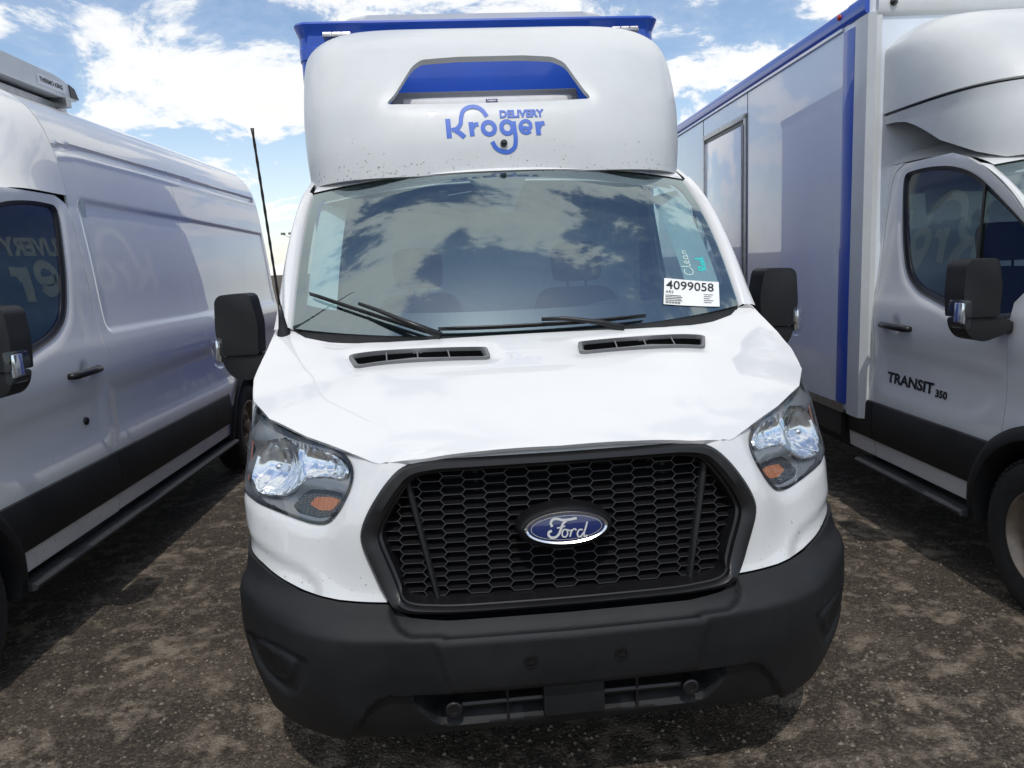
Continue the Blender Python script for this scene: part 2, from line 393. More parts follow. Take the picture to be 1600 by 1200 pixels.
def skin_panel(name, fn, outer, holes=(), step=.02, disp=None, rim=.015, out_dir=None, mirror=False, weld=False, sharp=35):
    """a pressed panel on the surface fn(a, b): exact outline, holes, relief (disp > 0 goes inwards) and turned-in edges"""
    V, T = tri_panel(outer, holes, step); a, b = V[:, 0], V[:, 1]
    P = fn(a, b); n = surf_normals(fn, a, b)
    od = out_dir(P) if callable(out_dir) else np.array(out_dir)
    s = np.sign((n*od).sum(1).mean()); n = n*s
    if disp is not None: P = P - n*np.asarray(disp(a, b))[:, None]
    bm = bmesh.new()
    def add(Q, flip):
        vs = [bm.verts.new(p) for p in Q]
        for t in T:
            i, j, k = t
            fnn = np.cross(Q[j]-Q[i], Q[k]-Q[i]); ref = n[i].copy()
            if flip: ref[0] *= -1
            try: bm.faces.new((vs[i], vs[j], vs[k]) if fnn @ ref > 0 else (vs[i], vs[k], vs[j]))
            except ValueError: pass
    add(P, False)
    if mirror: add(P*np.array([-1, 1, 1]), True)
    if weld: bmesh.ops.remove_doubles(bm, verts=[v for v in bm.verts if abs(v.co.x) < 1e-4], dist=2e-4)
    bm.normal_update()
    if rim:
        be = [e for e in bm.edges if len(e.link_faces) == 1]
        nv = {v: v.normal.copy() for e in be for v in e.verts}
        r = bmesh.ops.extrude_edge_only(bm, edges=be)
        new = [g for g in r['geom'] if isinstance(g, bmesh.types.BMVert)]
        old = {tuple(round(c, 6) for c in v.co): nv[v] for v in nv}
        for v in new: v.co -= old[tuple(round(c, 6) for c in v.co)]*rim
        for e in be: e.smooth = False
    for f in bm.faces: f.smooth = True
    bm.normal_update()
    for e in bm.edges:
        if len(e.link_faces) == 2 and e.calc_face_angle(0) > R(sharp): e.smooth = False
    me = bpy.data.meshes.new(name); bm.to_mesh(me); bm.free(); return me
def grid_mesh(name, fn, na, nb, a=(0, 1), b=(0, 1), out_dir=None, smooth=True, thick=0):
    A, B = np.meshgrid(np.linspace(*a, na), np.linspace(*b, nb), indexing='ij'); P = fn(A.ravel(), B.ravel())
    bm = bmesh.new(); vs = [bm.verts.new(p) for p in P]
    for i in range(na-1):
        for j in range(nb-1):
            q = (vs[i*nb+j], vs[(i+1)*nb+j], vs[(i+1)*nb+j+1], vs[i*nb+j+1])
            if len({tuple(round(c, 6) for c in v.co) for v in q}) == 4: bm.faces.new(q)
    bm.normal_update()
    if out_dir is not None:
        s = sum(f.normal.dot(Vector(out_dir))*f.calc_area() for f in bm.faces)
        if s < 0: bmesh.ops.reverse_faces(bm, faces=bm.faces)
    if thick: bmesh.ops.solidify(bm, geom=list(bm.faces), thickness=thick)
    if smooth: sharpen(bm, 40)
    return bm_mesh(name, bm)
def ribbon(pts, w, closed=False):
    P = np.array(pts, float); n = len(P)
    if closed: T = np.roll(P, -1, 0) - np.roll(P, 1, 0)
    else: T = np.gradient(P, axis=0)
    T /= np.maximum(np.linalg.norm(T, axis=1), 1e-9)[:, None]; Nn = np.stack([-T[:, 1], T[:, 0]], -1)
    ww = np.asarray(w if np.ndim(w) else [w]*n)[:, None]/2
    V = np.concatenate([P + Nn*ww, P - Nn*ww]); F = [(i, i+1, n+i+1, n+i) for i in range(n-1)]
    if closed: F.append((n-1, 0, n, 2*n-1))
    return V, F
def decal_mesh(name, pieces, fn, lift=.002, out_dir=(0, -1, 0)):
    """flat print: 2D pieces (verts, faces) laid on fn(a, b); each piece a hair above the one before"""
    bm = bmesh.new(); od = np.array(out_dir, float)
    for k, (V, F) in enumerate(pieces):
        V = np.asarray(V, float); P = fn(V[:, 0], V[:, 1]); n = surf_normals(fn, V[:, 0], V[:, 1])
        n *= np.sign((n*od).sum(1))[:, None]; P = P + n*(lift + .00012*k)
        vs = [bm.verts.new(p) for p in P]
        for f in F:
            fc = bm.faces.new([vs[i] for i in f]); fc.normal_update()
            if fc.normal.dot(Vector(n[f[0]])) < 0: fc.normal_flip()
    return bm_mesh(name, bm)
def text2d(body, size, bold=0.0, align='CENTER', sx=1.0, shear=0.0):
    cu = bpy.data.curves.new('text', 'FONT'); cu.body = body; cu.size = size; cu.align_x = align; cu.align_y = 'CENTER'; cu.offset = bold; cu.shear = shear; cu.resolution_u = 3; cu.fill_mode = 'FRONT'
    ob = bpy.data.objects.new('text', cu); COL.objects.link(ob)
    dg = bpy.context.evaluated_depsgraph_get(); dg.update(); me = bpy.data.meshes.new_from_object(ob.evaluated_get(dg))
    V = np.array([(v.co.x*sx, v.co.y) for v in me.vertices]); Fc = [tuple(p.vertices) for p in me.polygons]
    bpy.data.objects.remove(ob); bpy.data.curves.remove(cu); bpy.data.meshes.remove(me)
    return V, Fc
def ell(cx, cy, rx, ry, a0=0, a1=360, n=28):
    t = np.radians(np.linspace(a0, a1, n)); return np.stack([cx + rx*np.cos(t), cy + ry*np.sin(t)], -1)
# ---------------------------------------------------------------- the shared cab: every mesh is made once and reused by the three vehicles
FRONT = (.7, -.7, .1)
WL = [(.476,.713),(.56,.712),(.614,.712),(.666,.715),(.747,.722),(.826,.735),(.92,.754),(1.05,.778),(1.2,.793)]
GO = [(.30,1.103),(.361,1.103),(.425,1.097),(.463,1.082),(.500,1.035),(.536,.968),(.553,.918),(.552,.886),(.526,.822),(.492,.745),(.462,.706),(.415,.690),(.309,.683)]
HL = rounded([(1.177,1.213),(1.086,1.188),(.994,1.161),(.887,1.141),(.785,1.131),(.714,1.125),(.662,1.108),(.627,1.085),(.614,1.055),(.619,1.015),(.641,.965),(.671,.928),(.699,.915),(.745,.913),(.837,.925),(.945,.936),(1.05,.946),(1.13,.957),(1.163,.985),(1.18,1.05),(1.19,1.14)], .015, 3)
def arc_pts(yc, zc, r, a0, a1, n=14, off=0.0):
    return [(yc + r*math.cos(R(a)) + off, zc + r*math.sin(R(a))) for a in np.linspace(a0, a1, n)]
def yp(y): return PL + (y - .75)           # side position -> skin parameter
ARC = .45
fascia_outer = ([(0,1.103)] + GO[:10] + [(.478,.7135)] + [(p, z) for p, z in WL[1:]] + [(1.36,.80)]
                + [(yp(y), z) for y, z in arc_pts(1.02, .36, ARC, 102, 52, 12)]
                + [(yp(1.297), .80), (yp(1.297), 1.37), (yp(1.20), 1.46), (yp(1.06), 1.425), (yp(.97), 1.384), (yp(.85), 1.324), (1.33,1.270), (1.26,1.244),
                   (1.20,1.222), (1.15,1.2085), (1.086,1.1935), (.994,1.166), (.887,1.146), (.785,1.136), (.714,1.130), (.655,1.112), (.60,1.105), (.50,1.098), (.46,1.118), (.40,1.128), (.30,1.128), (0,1.126)])
def fascia_relief(a, b):
    q = np.stack([a, b], -1)
    # the scoop that runs from the bumper corner up the outer edge of the white cover
    sc = [(.655,.70),(.70,.745),(.76,.775),(.86,.79),(1.0,.815),(1.12,.85),(1.3,.86),(1.3,.70)]
    d = .010*sstep((sdist(sc, q) + .012)/.03)
    hl = sdist(HL, q); d = d + .006*np.exp(-(hl/.02)**2)
    return d
MESH = {}
MESH['front_fascia'] = skin_panel('front_fascia', skin, fascia_outer, [HL], .018, fascia_relief, .02, FRONT, True, True)
# ---- black bumper
bump_outer = [(0,.684),(.309,.684),(.41,.691),(.455,.704),(.476,.709)] + [(p, z - .004) for p, z in WL[1:]] + [(1.36,.796)] + \
             [(yp(y) if y > .75 else 1.35 - (.75 - y)*1.02, z) for y, z in [(1.02 - math.sqrt(.2025 - (z - .36)**2), z) for z in (.78,.74,.70,.65,.60,.54,.47,.40,.33)]] + \
             [(1.155,.29),(1.08,.275),(.95,.268),(.8,.268),(.68,.274),(.60,.285),(.5,.292),(.35,.298),(0,.302)]
LOWOP = rounded([(-.4,.470),(.392,.462),(.405,.455),(.385,.40),(.352,.345),(.33,.338),(-.4,.345)], .02, 4)
LIP = [(-.2,.469),(.393,.469),(.455,.465),(.490,.448),(.52,.415),(.556,.362),(.612,.285),(.612,.2),(-.2,.2)]
FOG = rounded([(.985,.535),(.905,.560),(.78,.570),(.663,.563),(.69,.49),(.745,.415),(.80,.402),(.90,.43),(.965,.47)], .02, 4)
FOGI = rounded([(.93,.528),(.89,.548),(.775,.550),(.715,.541),(.738,.48),(.785,.445),(.86,.45),(.915,.48)], .02, 4)
PLATE = [(-.2,.634),(.335,.634),(.318,.56),(.300,.478),(-.2,.478)]
LEDGE = [(-.2,.642),(.30,.642),(.325,.648),(.395,.648),(.43,.664),(.46,.69),(.478,.72),(.478,.9),(-.2,.9)]
def bumper_relief(a, b):
    q = np.stack([a, b], -1)
    d = .085*sstep((sdist(LOWOP, q) + .004)/.016)
    d = d + .016*sstep((sdist(LIP, q) + .004)/.010)
    d = d + .016*sstep((sdist(FOG, q) + .005)/.014) - .010*sstep((sdist(FOGI, q) + .004)/.012)
    d = d - .006*sstep((sdist(PLATE, q) + .002)/.006)
    d = d + .018*sstep((sdist(LEDGE, q) + .003)/.013)
    d = d + .0015*np.sin(a*9)*np.sin(b*23)
    return d
MESH['front_bumper'] = skin_panel('front_bumper', skin, bump_outer, (), .0085, bumper_relief, .05, FRONT, True, True, 50)
def skin_pt(p, z, out=0.0):
    P = skin(np.array([p]), np.array([z])); n = surf_normals(skin, np.array([abs(p)]), np.array([z]))[0]
    if n[1] > 0: n = -n
    if p < 0: n = n*np.array([-1, 1, 1])
    return P[0] + n*out, n
# ---- bonnet
HEL = HE.copy(); HEL[:, 2] += .008
hood_outer = ([(0,.088),(.22,.094),(.38,.104),(.43,.112),(.465,.126),(.497,.140),(.515,.141),(.535,.152)] + [(x - .004, y) for x, y, z in HE[1:]]
              + [(.893,1.03),(.84,.962),(.74,.895),(.63,.842),(.52,.812),(.39,.795),(.2,.788),(0,.787)])
VENT_L = [(.163,.676),(.640,.752),(.655,.745),(.628,.665),(.612,.655),(.17,.594),(.155,.60)]
def hood_fn(x, y):
    P = hood(x, y); P[..., 2] += .008; return P
def hood_relief(a, b):
    q = np.stack([a, b], -1); e = sdist(VENT_L, q)
    front = np.clip((.16 - b)/.08, 0, 1)*np.clip((.5 - a)/.1, 0, 1)
    return .006*np.exp(-(e/.03)**2) + .014*front**2
MESH['hood'] = skin_panel('hood', hood_fn, hood_outer, [rounded(VENT_L, .012, 3)], .02, hood_relief, .012, (0, -.4, 1), True, True)
def vent_frame(side):
    L = np.array(resample(rounded(VENT_L, .014, 4), .02)); c = L.mean(0)
    loops = []
    for k, lift in ((0, -.012), (0, .006), (.012, .007), (.018, -.002), (.018, -.02)):
        d = c - L; l = np.linalg.norm(d, axis=1)[:, None]; Q = L + d/l*np.minimum(k*np.array([[1.0]]), l*.8)
        Q[:, 0] = np.clip(Q[:, 0], L[:, 0].min() + k, L[:, 0].max() - k)
        P = hood_fn(Q[:, 0], Q[:, 1]) + np.array([0, -.35, .94])*lift
        if side < 0: P = P*np.array([-1, 1, 1])
        loops.append(P)
    bm = bmesh.new(); rings = [[bm.verts.new(p) for p in l] for l in loops]; n = len(L)
    for A, B in zip(rings, rings[1:]):
        for i in range(n): bm.faces.new((A[i], A[(i+1) % n], B[(i+1) % n], B[i]))
    bmesh.ops.recalc_face_normals(bm, faces=bm.faces); sharpen(bm, 40); return bm_mesh('hood_vent', bm)
def vent_grid(side):
    bm = bmesh.new()
    for i in range(9):          # fine louvres
        t = (i + .5)/9; a = np.array([.175 + (.185-.175)*t, .606 + t*.066]); b = np.array([.618 + t*.022, .664 + t*.074])
        q = np.stack([np.linspace(a[0], b[0], 14), np.linspace(a[1], b[1], 14)], -1); P = hood_fn(q[:, 0], q[:, 1])
        for lift0, lift1, dy in ((-.004, -.014, .004),):
            A = [bm.verts.new((side*p[0], p[1], p[2] + lift0)) for p in P]; B = [bm.verts.new((side*p[0], p[1] + dy, p[2] + lift1)) for p in P]
            for k in range(13): bm.faces.new((A[k], A[k+1], B[k+1], B[k]))
    for i in range(46):         # cross wires
        t = (i + .5)/46; x0 = .176 + t*(.626 - .176); y0 = .606 + t*.06; x1 = .182 + t*(.638 - .182); y1 = .668 + t*.07
        P = hood_fn(np.array([x0, x1]), np.array([y0, y1]))
        tube(bm, [(side*P[0][0], P[0][1], P[0][2] - .008), (side*P[1][0], P[1][1], P[1][2] - .008)], .0014, 3, False)
    return bm_mesh('vent_mesh', bm)
def vent_floor(side):
    q = rounded(VENT_L, .014, 3); bm = bmesh.new(); P = hood_fn(np.array([p[0] for p in q]), np.array([p[1] for p in q]))
    f = bm.faces.new([bm.verts.new((side*p[0], p[1], p[2] - .02)) for p in P]); return bm_mesh('vent_floor', bm)
# ---- grille
gl_half = [np.array(skin_pt(p, z)[0]) for p, z in resample([(0,1.103)] + GO + [(0,.683)], .02, False)]
gl = np.array(gl_half + [q*np.array([-1, 1, 1]) for q in gl_half[-2:0:-1]])       # closed loop, 3D
def inset_loop(k_side, k_top):
    P = gl[:, [0, 2]]; T = np.roll(P, -2, 0) - np.roll(P, 2, 0); T /= np.linalg.norm(T, axis=1)[:, None]
    n = np.stack([-T[:, 1], T[:, 0]], -1); c = np.array([0, .9])
    n *= np.sign(((c - P)*n).sum(1))[:, None]
    k = np.where(n[:, 1] > 0, .55, 1.0)*k_top; k = k + (k_side - k)*np.abs(n[:, 0])
    Q = P + n*k[:, None]
    for _ in range(2): Q = .5*Q + .25*(np.roll(Q, 1, 0) + np.roll(Q, -1, 0))
    return Q
def ring_mesh(name, loops, sharp=38):
    bm = bmesh.new(); rings = [[bm.verts.new(p) for p in l] for l in loops]; n = len(loops[0])
    for A, B in zip(rings, rings[1:]):
        for i in range(n): bm.faces.new((A[i], A[(i+1) % n], B[(i+1) % n], B[i]))
    bmesh.ops.recalc_face_normals(bm, faces=bm.faces); sharpen(bm, sharp); return bm_mesh(name, bm)
def gloop(ks, kt, dy, on_grille):
    Q = inset_loop(ks, kt); y0 = np.maximum(gl[:, 1], grille_y(gl[:, 0], gl[:, 2]) - .048)
    y = grille_y(Q[:, 0], Q[:, 1]) if on_grille else y0
    return np.stack([Q[:, 0], y + dy, Q[:, 1]], -1)
MESH['grille_surround'] = ring_mesh('grille_surround', [gloop(-.004, -.004, .03, False), gloop(-.004, -.004, -.012, False), gloop(.004, .002, -.024, False), gloop(.03, .016, -.028, False),
    gloop(.046, .024, -.020, False), gloop(.050, .027, -.004, False), gloop(.058, .033, -.002, False), gloop(.068, .040, .022, True), gloop(.069, .041, .05, True)])
GIN = inset_loop(.060, .034)
def hex_mesh():
    bm = bmesh.new(); W, Fl, H = .0745, .0505, .0272; seen = set()
    def wall(a, b, w, d):
        a, b = np.array(a), np.array(b); mid = (a + b)/2
        key = tuple(np.round(mid, 4))
        if key in seen: return
        seen.add(key)
        if not inside(GIN, mid[None])[0]: return
        t = (b - a)/np.linalg.norm(b - a); n = np.array([-t[1], t[0]])*w/2
        pts = [a + n, b + n, b - n, a - n]
        ya = [float(grille_y(p[0], p[1])) for p in pts]
        f = [bm.verts.new((p[0], y, p[1])) for p, y in zip(pts, ya)]
        k = [bm.verts.new((p[0] + (mid[0]-p[0])*0, y + d, p[1] + .010)) for p, y in zip(pts, ya)]
        bm.faces.new(f).material_index = 1  # front face takes the paler painted catch-light, side walls stay black
        for i in range(4): bm.faces.new((f[i], k[i], k[(i+1) % 4], f[(i+1) % 4]))
    for c in range(-10, 11):
        for r in range(-10, 12):
            cx = c*.0625; cz = .885 + r*H + (H/2 if c % 2 else 0)
            h = [(cx - W/2, cz), (cx - Fl/2, cz + H/2), (cx + Fl/2, cz + H/2), (cx + W/2, cz), (cx + Fl/2, cz - H/2), (cx - Fl/2, cz - H/2)]
            if (cx/.138)**2 + ((cz - .905)/.060)**2 < .8: continue
            for i in range(6): wall(h[i], h[(i+1) % 6], .0019, .030)
    bmesh.ops.recalc_face_normals(bm, faces=bm.faces); return bm_mesh('grille_mesh', bm)
MESH['grille_mesh'] = hex_mesh(); MESH['grille_mesh'].materials.append(MATS['black_trim']); MESH['grille_mesh'].materials.append(MATS['wire_catchlight'])
def grille_back():
    bm = bmesh.new(); Q = inset_loop(.03, .02)
    bm.faces.new([bm.verts.new((x, float(grille_y(x, z)) + .075, z)) for x, z in Q])
    for z in np.linspace(.70, 1.06, 13): box(bm, -.46, .46, .175, .183, z, z + .006)          # cooling pack fins behind the grille
    for x in (-.25, .27, .31): box(bm, x, x + .014, .165, .175, .68, 1.07)
    return bm_mesh('grille_backing', bm)
MESH['grille_backing'] = grille_back()
def gbar(s):
    bm = bmesh.new()
    rows = []
    for t in np.linspace(0, 1, 9):
        x = .446 + (.366 - .446)*t; z = 1.066 + (.672 - 1.066)*t; y = float(grille_y(x, z)); w = .011 - .002*t
        rows.append([bm.verts.new((s*(x + a), y + b, z)) for a, b in ((-w, .02), (-w*.9, -.010), (-w*.4, -.016), (w*.4, -.016), (w*.9, -.010), (w, .02))])
    for A, B in zip(rows, rows[1:]):
        for i in range(5): bm.faces.new((A[i], A[i+1], B[i+1], B[i]))
    bmesh.ops.recalc_face_normals(bm, faces=bm.faces); sharpen(bm, 50); return bm_mesh('grille_bar', bm)
# ---- oval emblem
EC = np.array([0, .028, .908]); EV = np.array([0, .15, .989]); EN = np.array([0, -.989, .15])
def em(a, b): return EC + np.asarray(a)[..., None]*np.array([1., 0, 0]) + np.asarray(b)[..., None]*EV
def oval_loft(name, rings, close=True):
    bm = bmesh.new(); rr = []
    for rx, rz, h in rings:
        t = np.linspace(0, 2*math.pi, 113)[:-1]; P = em(rx*np.cos(t), rz*np.sin(t)) + EN*h
        rr.append([bm.verts.new(p) for p in P])
    for A, B in zip(rr, rr[1:]):
        for i in range(112): bm.faces.new((A[i], A[(i+1) % 112], B[(i+1) % 112], B[i]))
    if close: bm.faces.new(rr[-1])
    bmesh.ops.recalc_face_normals(bm, faces=bm.faces); sharpen(bm, 40); return bm_mesh(name, bm)
MESH['emblem_bezel'] = oval_loft('emblem_bezel', [(.139, .067, -.085), (.137, .065, -.035), (.131, .058, -.010), (.123, .0515, -.002), (.120, .049, -.006)])
MESH['emblem_rim'] = oval_loft('emblem_rim', [(.1185, .0475, -.008), (.1185, .0475, .002), (.115, .0445, .006), (.109, .0395, .003), (.108, .0385, -.001)], False)
MESH['emblem'] = oval_loft('emblem', [(.1078, .0383, -.004), (.1078, .0383, .0), (.06, .02, .0018), (.01, .004, .0022)])
def zq(x, y): return ((x - 815)/4/609, -(y - 490 + (x - 815)*.085)/4/609*1.12)      # lettering traced in enlarged photo units -> metres on the badge
def script():
    pcs = []
    def st(pts, w, cl=False): pcs.append(ribbon(smooth_line([zq(*p) for p in pts], 6), w*.00041, cl))
    st([(716,487),(708,465),(718,446),(745,437),(790,444),(835,440),(870,433),(888,430)], 17)
    st([(815,446),(795,462),(775,500),(758,532),(735,550),(705,552),(688,538),(694,518),(712,512)], 17)
    st([(748,494),(780,487),(806,480)], 10)
    st([(818,502),(796,503),(782,524),(788,546),(806,545),(820,525),(818,504),(838,508)], 10)
    st([(848,500),(842,522),(834,545)], 11); st([(842,522),(855,503),(872,496),(880,505)], 10)
    st([(925,500),(905,500),(888,520),(892,542),(910,540),(926,520)], 11); st([(960,450),(945,490),(932,525),(936,543),(955,533)], 12)
    return decal_mesh('lettering', pcs, em, .0030, (0, -1, 0))
MESH['emblem_lettering'] = script()
MESH['emblem_line'] = decal_mesh('emblem_line', [ribbon(ell(0, 0, .1005, .0335, 0, 360, 57)[:-1], .0018, True)], em, .0022, (0, -1, 0))
# ---- headlamp (right-hand one in van frame, mirrored for the other)
def mir(me):
    bm = bmesh.new(); bm.from_mesh(me)
    for v in bm.verts: v.co.x *= -1
    bmesh.ops.reverse_faces(bm, faces=bm.faces); m2 = bpy.data.meshes.new(me.name); bm.to_mesh(m2); bm.free()
    return m2
HLC = np.array([(p, z) for p, z in HL]); hc = HLC.mean(0)
HLI = [tuple(hc + (q - hc)*.985) for q in HLC]
REFL = rounded([(1.065,1.0),(1.06,1.08),(1.02,1.122),(.95,1.134),(.863,1.129),(.771,1.119),(.70,1.106),(.655,1.085),(.643,1.062),(.654,1.046),(.73,1.046),(.785,1.036),(.825,1.005),(.866,.978),(.925,.968),(1.0,.965)], .012, 3)
AMB = rounded([(.775,.962),(.755,.984),(.70,.990),(.665,.988),(.672,.970),(.69,.952),(.735,.948)], .008, 3)
RIBZ = rounded([(.84,.95),(.81,.985),(.77,1.004),(.70,1.010),(.645,1.008),(.652,.975),(.682,.934),(.72,.927),(.80,.932)], .008, 3)
def bowl(a, b):
    q = np.stack([a, b], -1); e = np.clip(sdist(REFL, q), 0, 1)
    r1 = np.hypot((a - .955)/.105, (b - 1.05)/.085); r2 = np.hypot((a - .74)/.10, (b - 1.08)/.05)
    d = .012 + .060*np.clip(1 - r1**2, 0, 1) + .026*np.clip(1 - r2**2, 0, 1)
    fl = .0030*np.abs(((a*26) % 1) - .5)*2
    return d*sstep(e/.03 + .25) + fl
MESH['headlight'] = skin_panel('headlight', skin, HLI, (), .012, lambda a, b: .004 + .085*sstep(sdist(HLI, np.stack([a, b], -1))/.03), .03, FRONT)
MESH['reflector'] = skin_panel('reflector', skin, REFL, (), .0055, bowl, .008, FRONT, sharp=25)
MESH['lamp_surround'] = skin_panel('lamp_surround', skin, [tuple(hc + (q - hc)*.975) for q in HLC], [REFL, RIBZ], .012, lambda a, b: .014 + .010*np.sin(b*60), .03, FRONT)
def rimline(): 
    P = resample(HL, .012); V, Fc = ribbon(P, .010, True); return decal_mesh('lamp_seal', [(V, Fc)], skin, -.001, FRONT)
MESH['lamp_seal'] = rimline()
MESH['lens'] = skin_panel('lens', skin, HLI, (), .02, lambda a, b: -.002 + 0*a, 0, FRONT)
MESH['indicator'] = skin_panel('indicator', skin, AMB, (), .004, lambda a, b: .016 + .004*np.abs(((a*110) % 1) - .5)*2, .01, FRONT, sharp=10)
MESH['lamp_ribs'] = skin_panel('lamp_ribs', skin, RIBZ, [AMB], .004, lambda a, b: .018 + .006*np.abs(((a*110) % 1) - .5)*2, .01, FRONT, sharp=10)
MESH['side_marker'] = skin_panel('side_marker', skin, rounded([(1.125,.972),(1.155,.99),(1.168,1.06),(1.172,1.12),(1.15,1.10),(1.135,1.04)], .01, 3), (), .01, lambda a, b: .010 + 0*a, .005, FRONT)
def bulb():
    bm = bmesh.new(); c, n = skin_pt(.955, 1.052, -.03)
    tube(bm, [c - n*.03, c - n*.01, c + n*.008, c + n*.016], [.012, .013, .011, .004], 12); bmesh.ops.recalc_face_normals(bm, faces=bm.faces); return bm_mesh('bulb', bm, True)
MESH['bulb'] = bulb()
HM = {}
for k in ('headlight', 'reflector', 'lamp_surround', 'lamp_seal', 'lens', 'indicator', 'lamp_ribs', 'side_marker', 'bulb'): HM[k] = (MESH[k], mir(MESH[k]))
# ---- screen, pillars, roof, doors
MESH['windscreen'] = grid_mesh('windscreen', glass, 41, 25, (-1, 1), (0, 1), (0, -1, .6))
def frit():
    pcs = []
    us = np.linspace(-1, 1, 61); inner_b = .085; n = len(us)
    def band(o, i):
        V = np.concatenate([o, i]); return V, [(k, k+1, n+k+1, n+k) for k in range(n-1)]
    pcs.append(band(np.stack([us, 0*us + .0], -1), np.stack([us*.955, .115 + .03*np.abs(us)**10 + 0*us], -1)))
    pcs.append(band(np.stack([us, 0*us + 1.0], -1), np.stack([us*.955, .955 - .03*np.abs(us)**10 + 0*us], -1)))
    vs = np.linspace(0, 1, n); w = .042 + .05*(np.clip(1 - vs/.14, 0, 1)**2) + .04*(np.clip(1 - (1-vs)/.10, 0, 1)**2)
    for s in (-1, 1): pcs.append(band(np.stack([s*(1 + 0*vs), vs], -1), np.stack([s*(1 - w), .06 + .9*vs], -1)))
    V, T = tri_panel(rounded([(-.20,.97),(.11,.97),(.015,.70),(-.01,.675),(-.035,.675),(-.06,.695)], .02, 4), (), .03); pcs.append((V, [tuple(t) for t in T]))
    return decal_mesh('frit_band', pcs, glass, -.004, (0, -1, .6))
MESH['frit_band'] = frit()
CUT = np.array([(1.03,1.43),(1.20,1.645),(1.40,1.845),(1.62,1.99),(1.80,2.07),(1.90,2.10)])          # door cut line along the pillar (y, z)
def pillar(s):
    n = 25; v = np.linspace(0, 1, n)
    C2 = np.array([(1.03,1.43),(1.20,1.645),(1.40,1.845),(1.55,1.95),(1.68,2.02)]); t = np.linspace(0, 1, len(C2)); cy, cz = pchip(t, C2[:, 0], v), pchip(t, C2[:, 1], v)
    D = np.stack([side_x(cz), cy, cz], -1); G = glass(np.ones(n)*1.0, v*1.0); G[:, 2] += .003
    bm = bmesh.new(); rows = []
    for w in np.linspace(0, 1, 8):
        P = G*(1-w) + D*w; bul = math.sin(math.pi*w)*.020
        P = P + np.array([.55, -.75, .35])*(bul*np.sqrt(np.sin(np.pi*np.clip(v*.9 + .08, 0, 1))))[:, None]
        if w == 0: P = P + np.array([0, .012, -.012])*1
        rows.append([bm.verts.new((s*p[0], p[1], p[2])) for p in P])
    for A, B in zip(rows, rows[1:]):
        for i in range(n-1): bm.faces.new((A[i], A[i+1], B[i+1], B[i]))
    bm.normal_update()
    if sum(f.normal.y for f in bm.faces) > 0: bmesh.ops.reverse_faces(bm, faces=bm.faces)
    for f in bm.faces: f.smooth = True
    return bm_mesh('a_pillar', bm)
def med_x(z): return pchip([2.05, 2.142, 2.311, 2.454, 2.571, 2.661, 2.720, 2.745], [.905, .896, .872, .83, .755, .63, .43, .0], z)
def roof_fn(med):
    L = 2.72 if not med else 2.455
    def end(u):
        a = np.abs(u); 
        if med: prof = np.array([(0,2.745),(.30,2.735),(.55,2.694),(.71,2.609),(.80,2.504),(.85,2.388),(.88,2.27),(.905,2.105)])
        else: prof = np.array([(0,2.245),(.30,2.243),(.52,2.235),(.68,2.217),(.79,2.19),(.85,2.155),(.878,2.13),(.893,2.105)])
        t = np.linspace(0, 1, len(prof)); return np.sign(u)*pchip(t, prof[:, 0], a), pchip(t, prof[:, 1], a)
    def f(u, w):
        P0 = glass(u, np.ones_like(u)); P0[:, 1] += .012; P0[:, 2] += .010
        ex, ez = end(u); P1 = np.stack([ex, np.full_like(u, L), ez], -1); a = np.abs(u)[:, None]**3
        T0 = np.array([0, .9, .62 if not med else .95])*(1-a) + np.array([.05, .85, .42])*a; T1 = np.array([0, 1.1, .05])*(1-a) + np.array([0, .9, 0])*a
        w = w[:, None]; return (2*w**3-3*w**2+1)*P0 + (w**3-2*w**2+w)*T0 + (-2*w**3+3*w**2)*P1 + (w**3-w**2)*T1
    return f
MESH['cab_roof'] = grid_mesh('cab_roof', roof_fn(False), 41, 21, (-1, 1), (0, 1), (0, 0, 1))
MESH['cab_roof_tall'] = grid_mesh('cab_roof', roof_fn(True), 49, 25, (-1, 1), (0, 1), (0, 0, 1))
def side_fn(y, z): return np.stack([side_x(z), y, z], -1)
WIN = rounded([(1.16,1.33),(1.45,1.285),(1.70,1.305),(2.06,1.392),(2.20,1.48),(2.27,1.66),(2.335,1.94),(2.35,2.045),(2.15,2.055),(1.92,2.035),(1.74,1.985),(1.57,1.885),(1.30,1.70),(1.12,1.52)], [.04,.1,.1,.08,.08,.1,.05,.05,.1,.1,.1,.1,.1,.05], 5)
door_outer = [(1.303,.815)] + arc_pts(1.02, .36, ARC + .004, 51, 1.5, 10) + [(1.474,.385),(2.40,.385),(2.41,.72),(2.425,.80),(2.45,.95),(2.455,1.2),(2.465,1.6),(2.455,2.0),(2.44,2.06),(2.36,2.100),(1.93,2.100)] + [(y + .006, z - .004) for y, z in CUT[::-1][1:-1]] + [(1.06,1.45),(1.303,1.40)]
door_outer[-2] = (1.205,1.46)
door_outer = [p for p in door_outer if not (p[0] < 1.2 and p[1] < 1.6 and p[1] > 1.4)]
def door_relief(y, z):
    q = np.stack([y, z], -1)
    pocket = rounded([(1.30,1.06),(1.9,1.085),(2.40,1.10),(2.40,.775),(1.58,.765),(1.46,.80),(1.36,.90)], .09, 5)
    fr = sdist(WIN, q); d = .010*sstep((sdist(pocket, q) + .01)/.09) + .012*sstep((fr + .05)/.05)
    c = np.hypot((y - 2.22)/.048, (z - 1.195)/.050); return d + .014*np.clip(1 - c**2, 0, 1)
MESH['door'] = skin_panel('door', side_fn, door_outer, [WIN], .02, door_relief, .02, (1, 0, 0))
MESH['door_window'] = skin_panel('door_window', side_fn, WIN, (), .05, lambda a, b: .020 + 0*a, 0, (1, 0, 0))
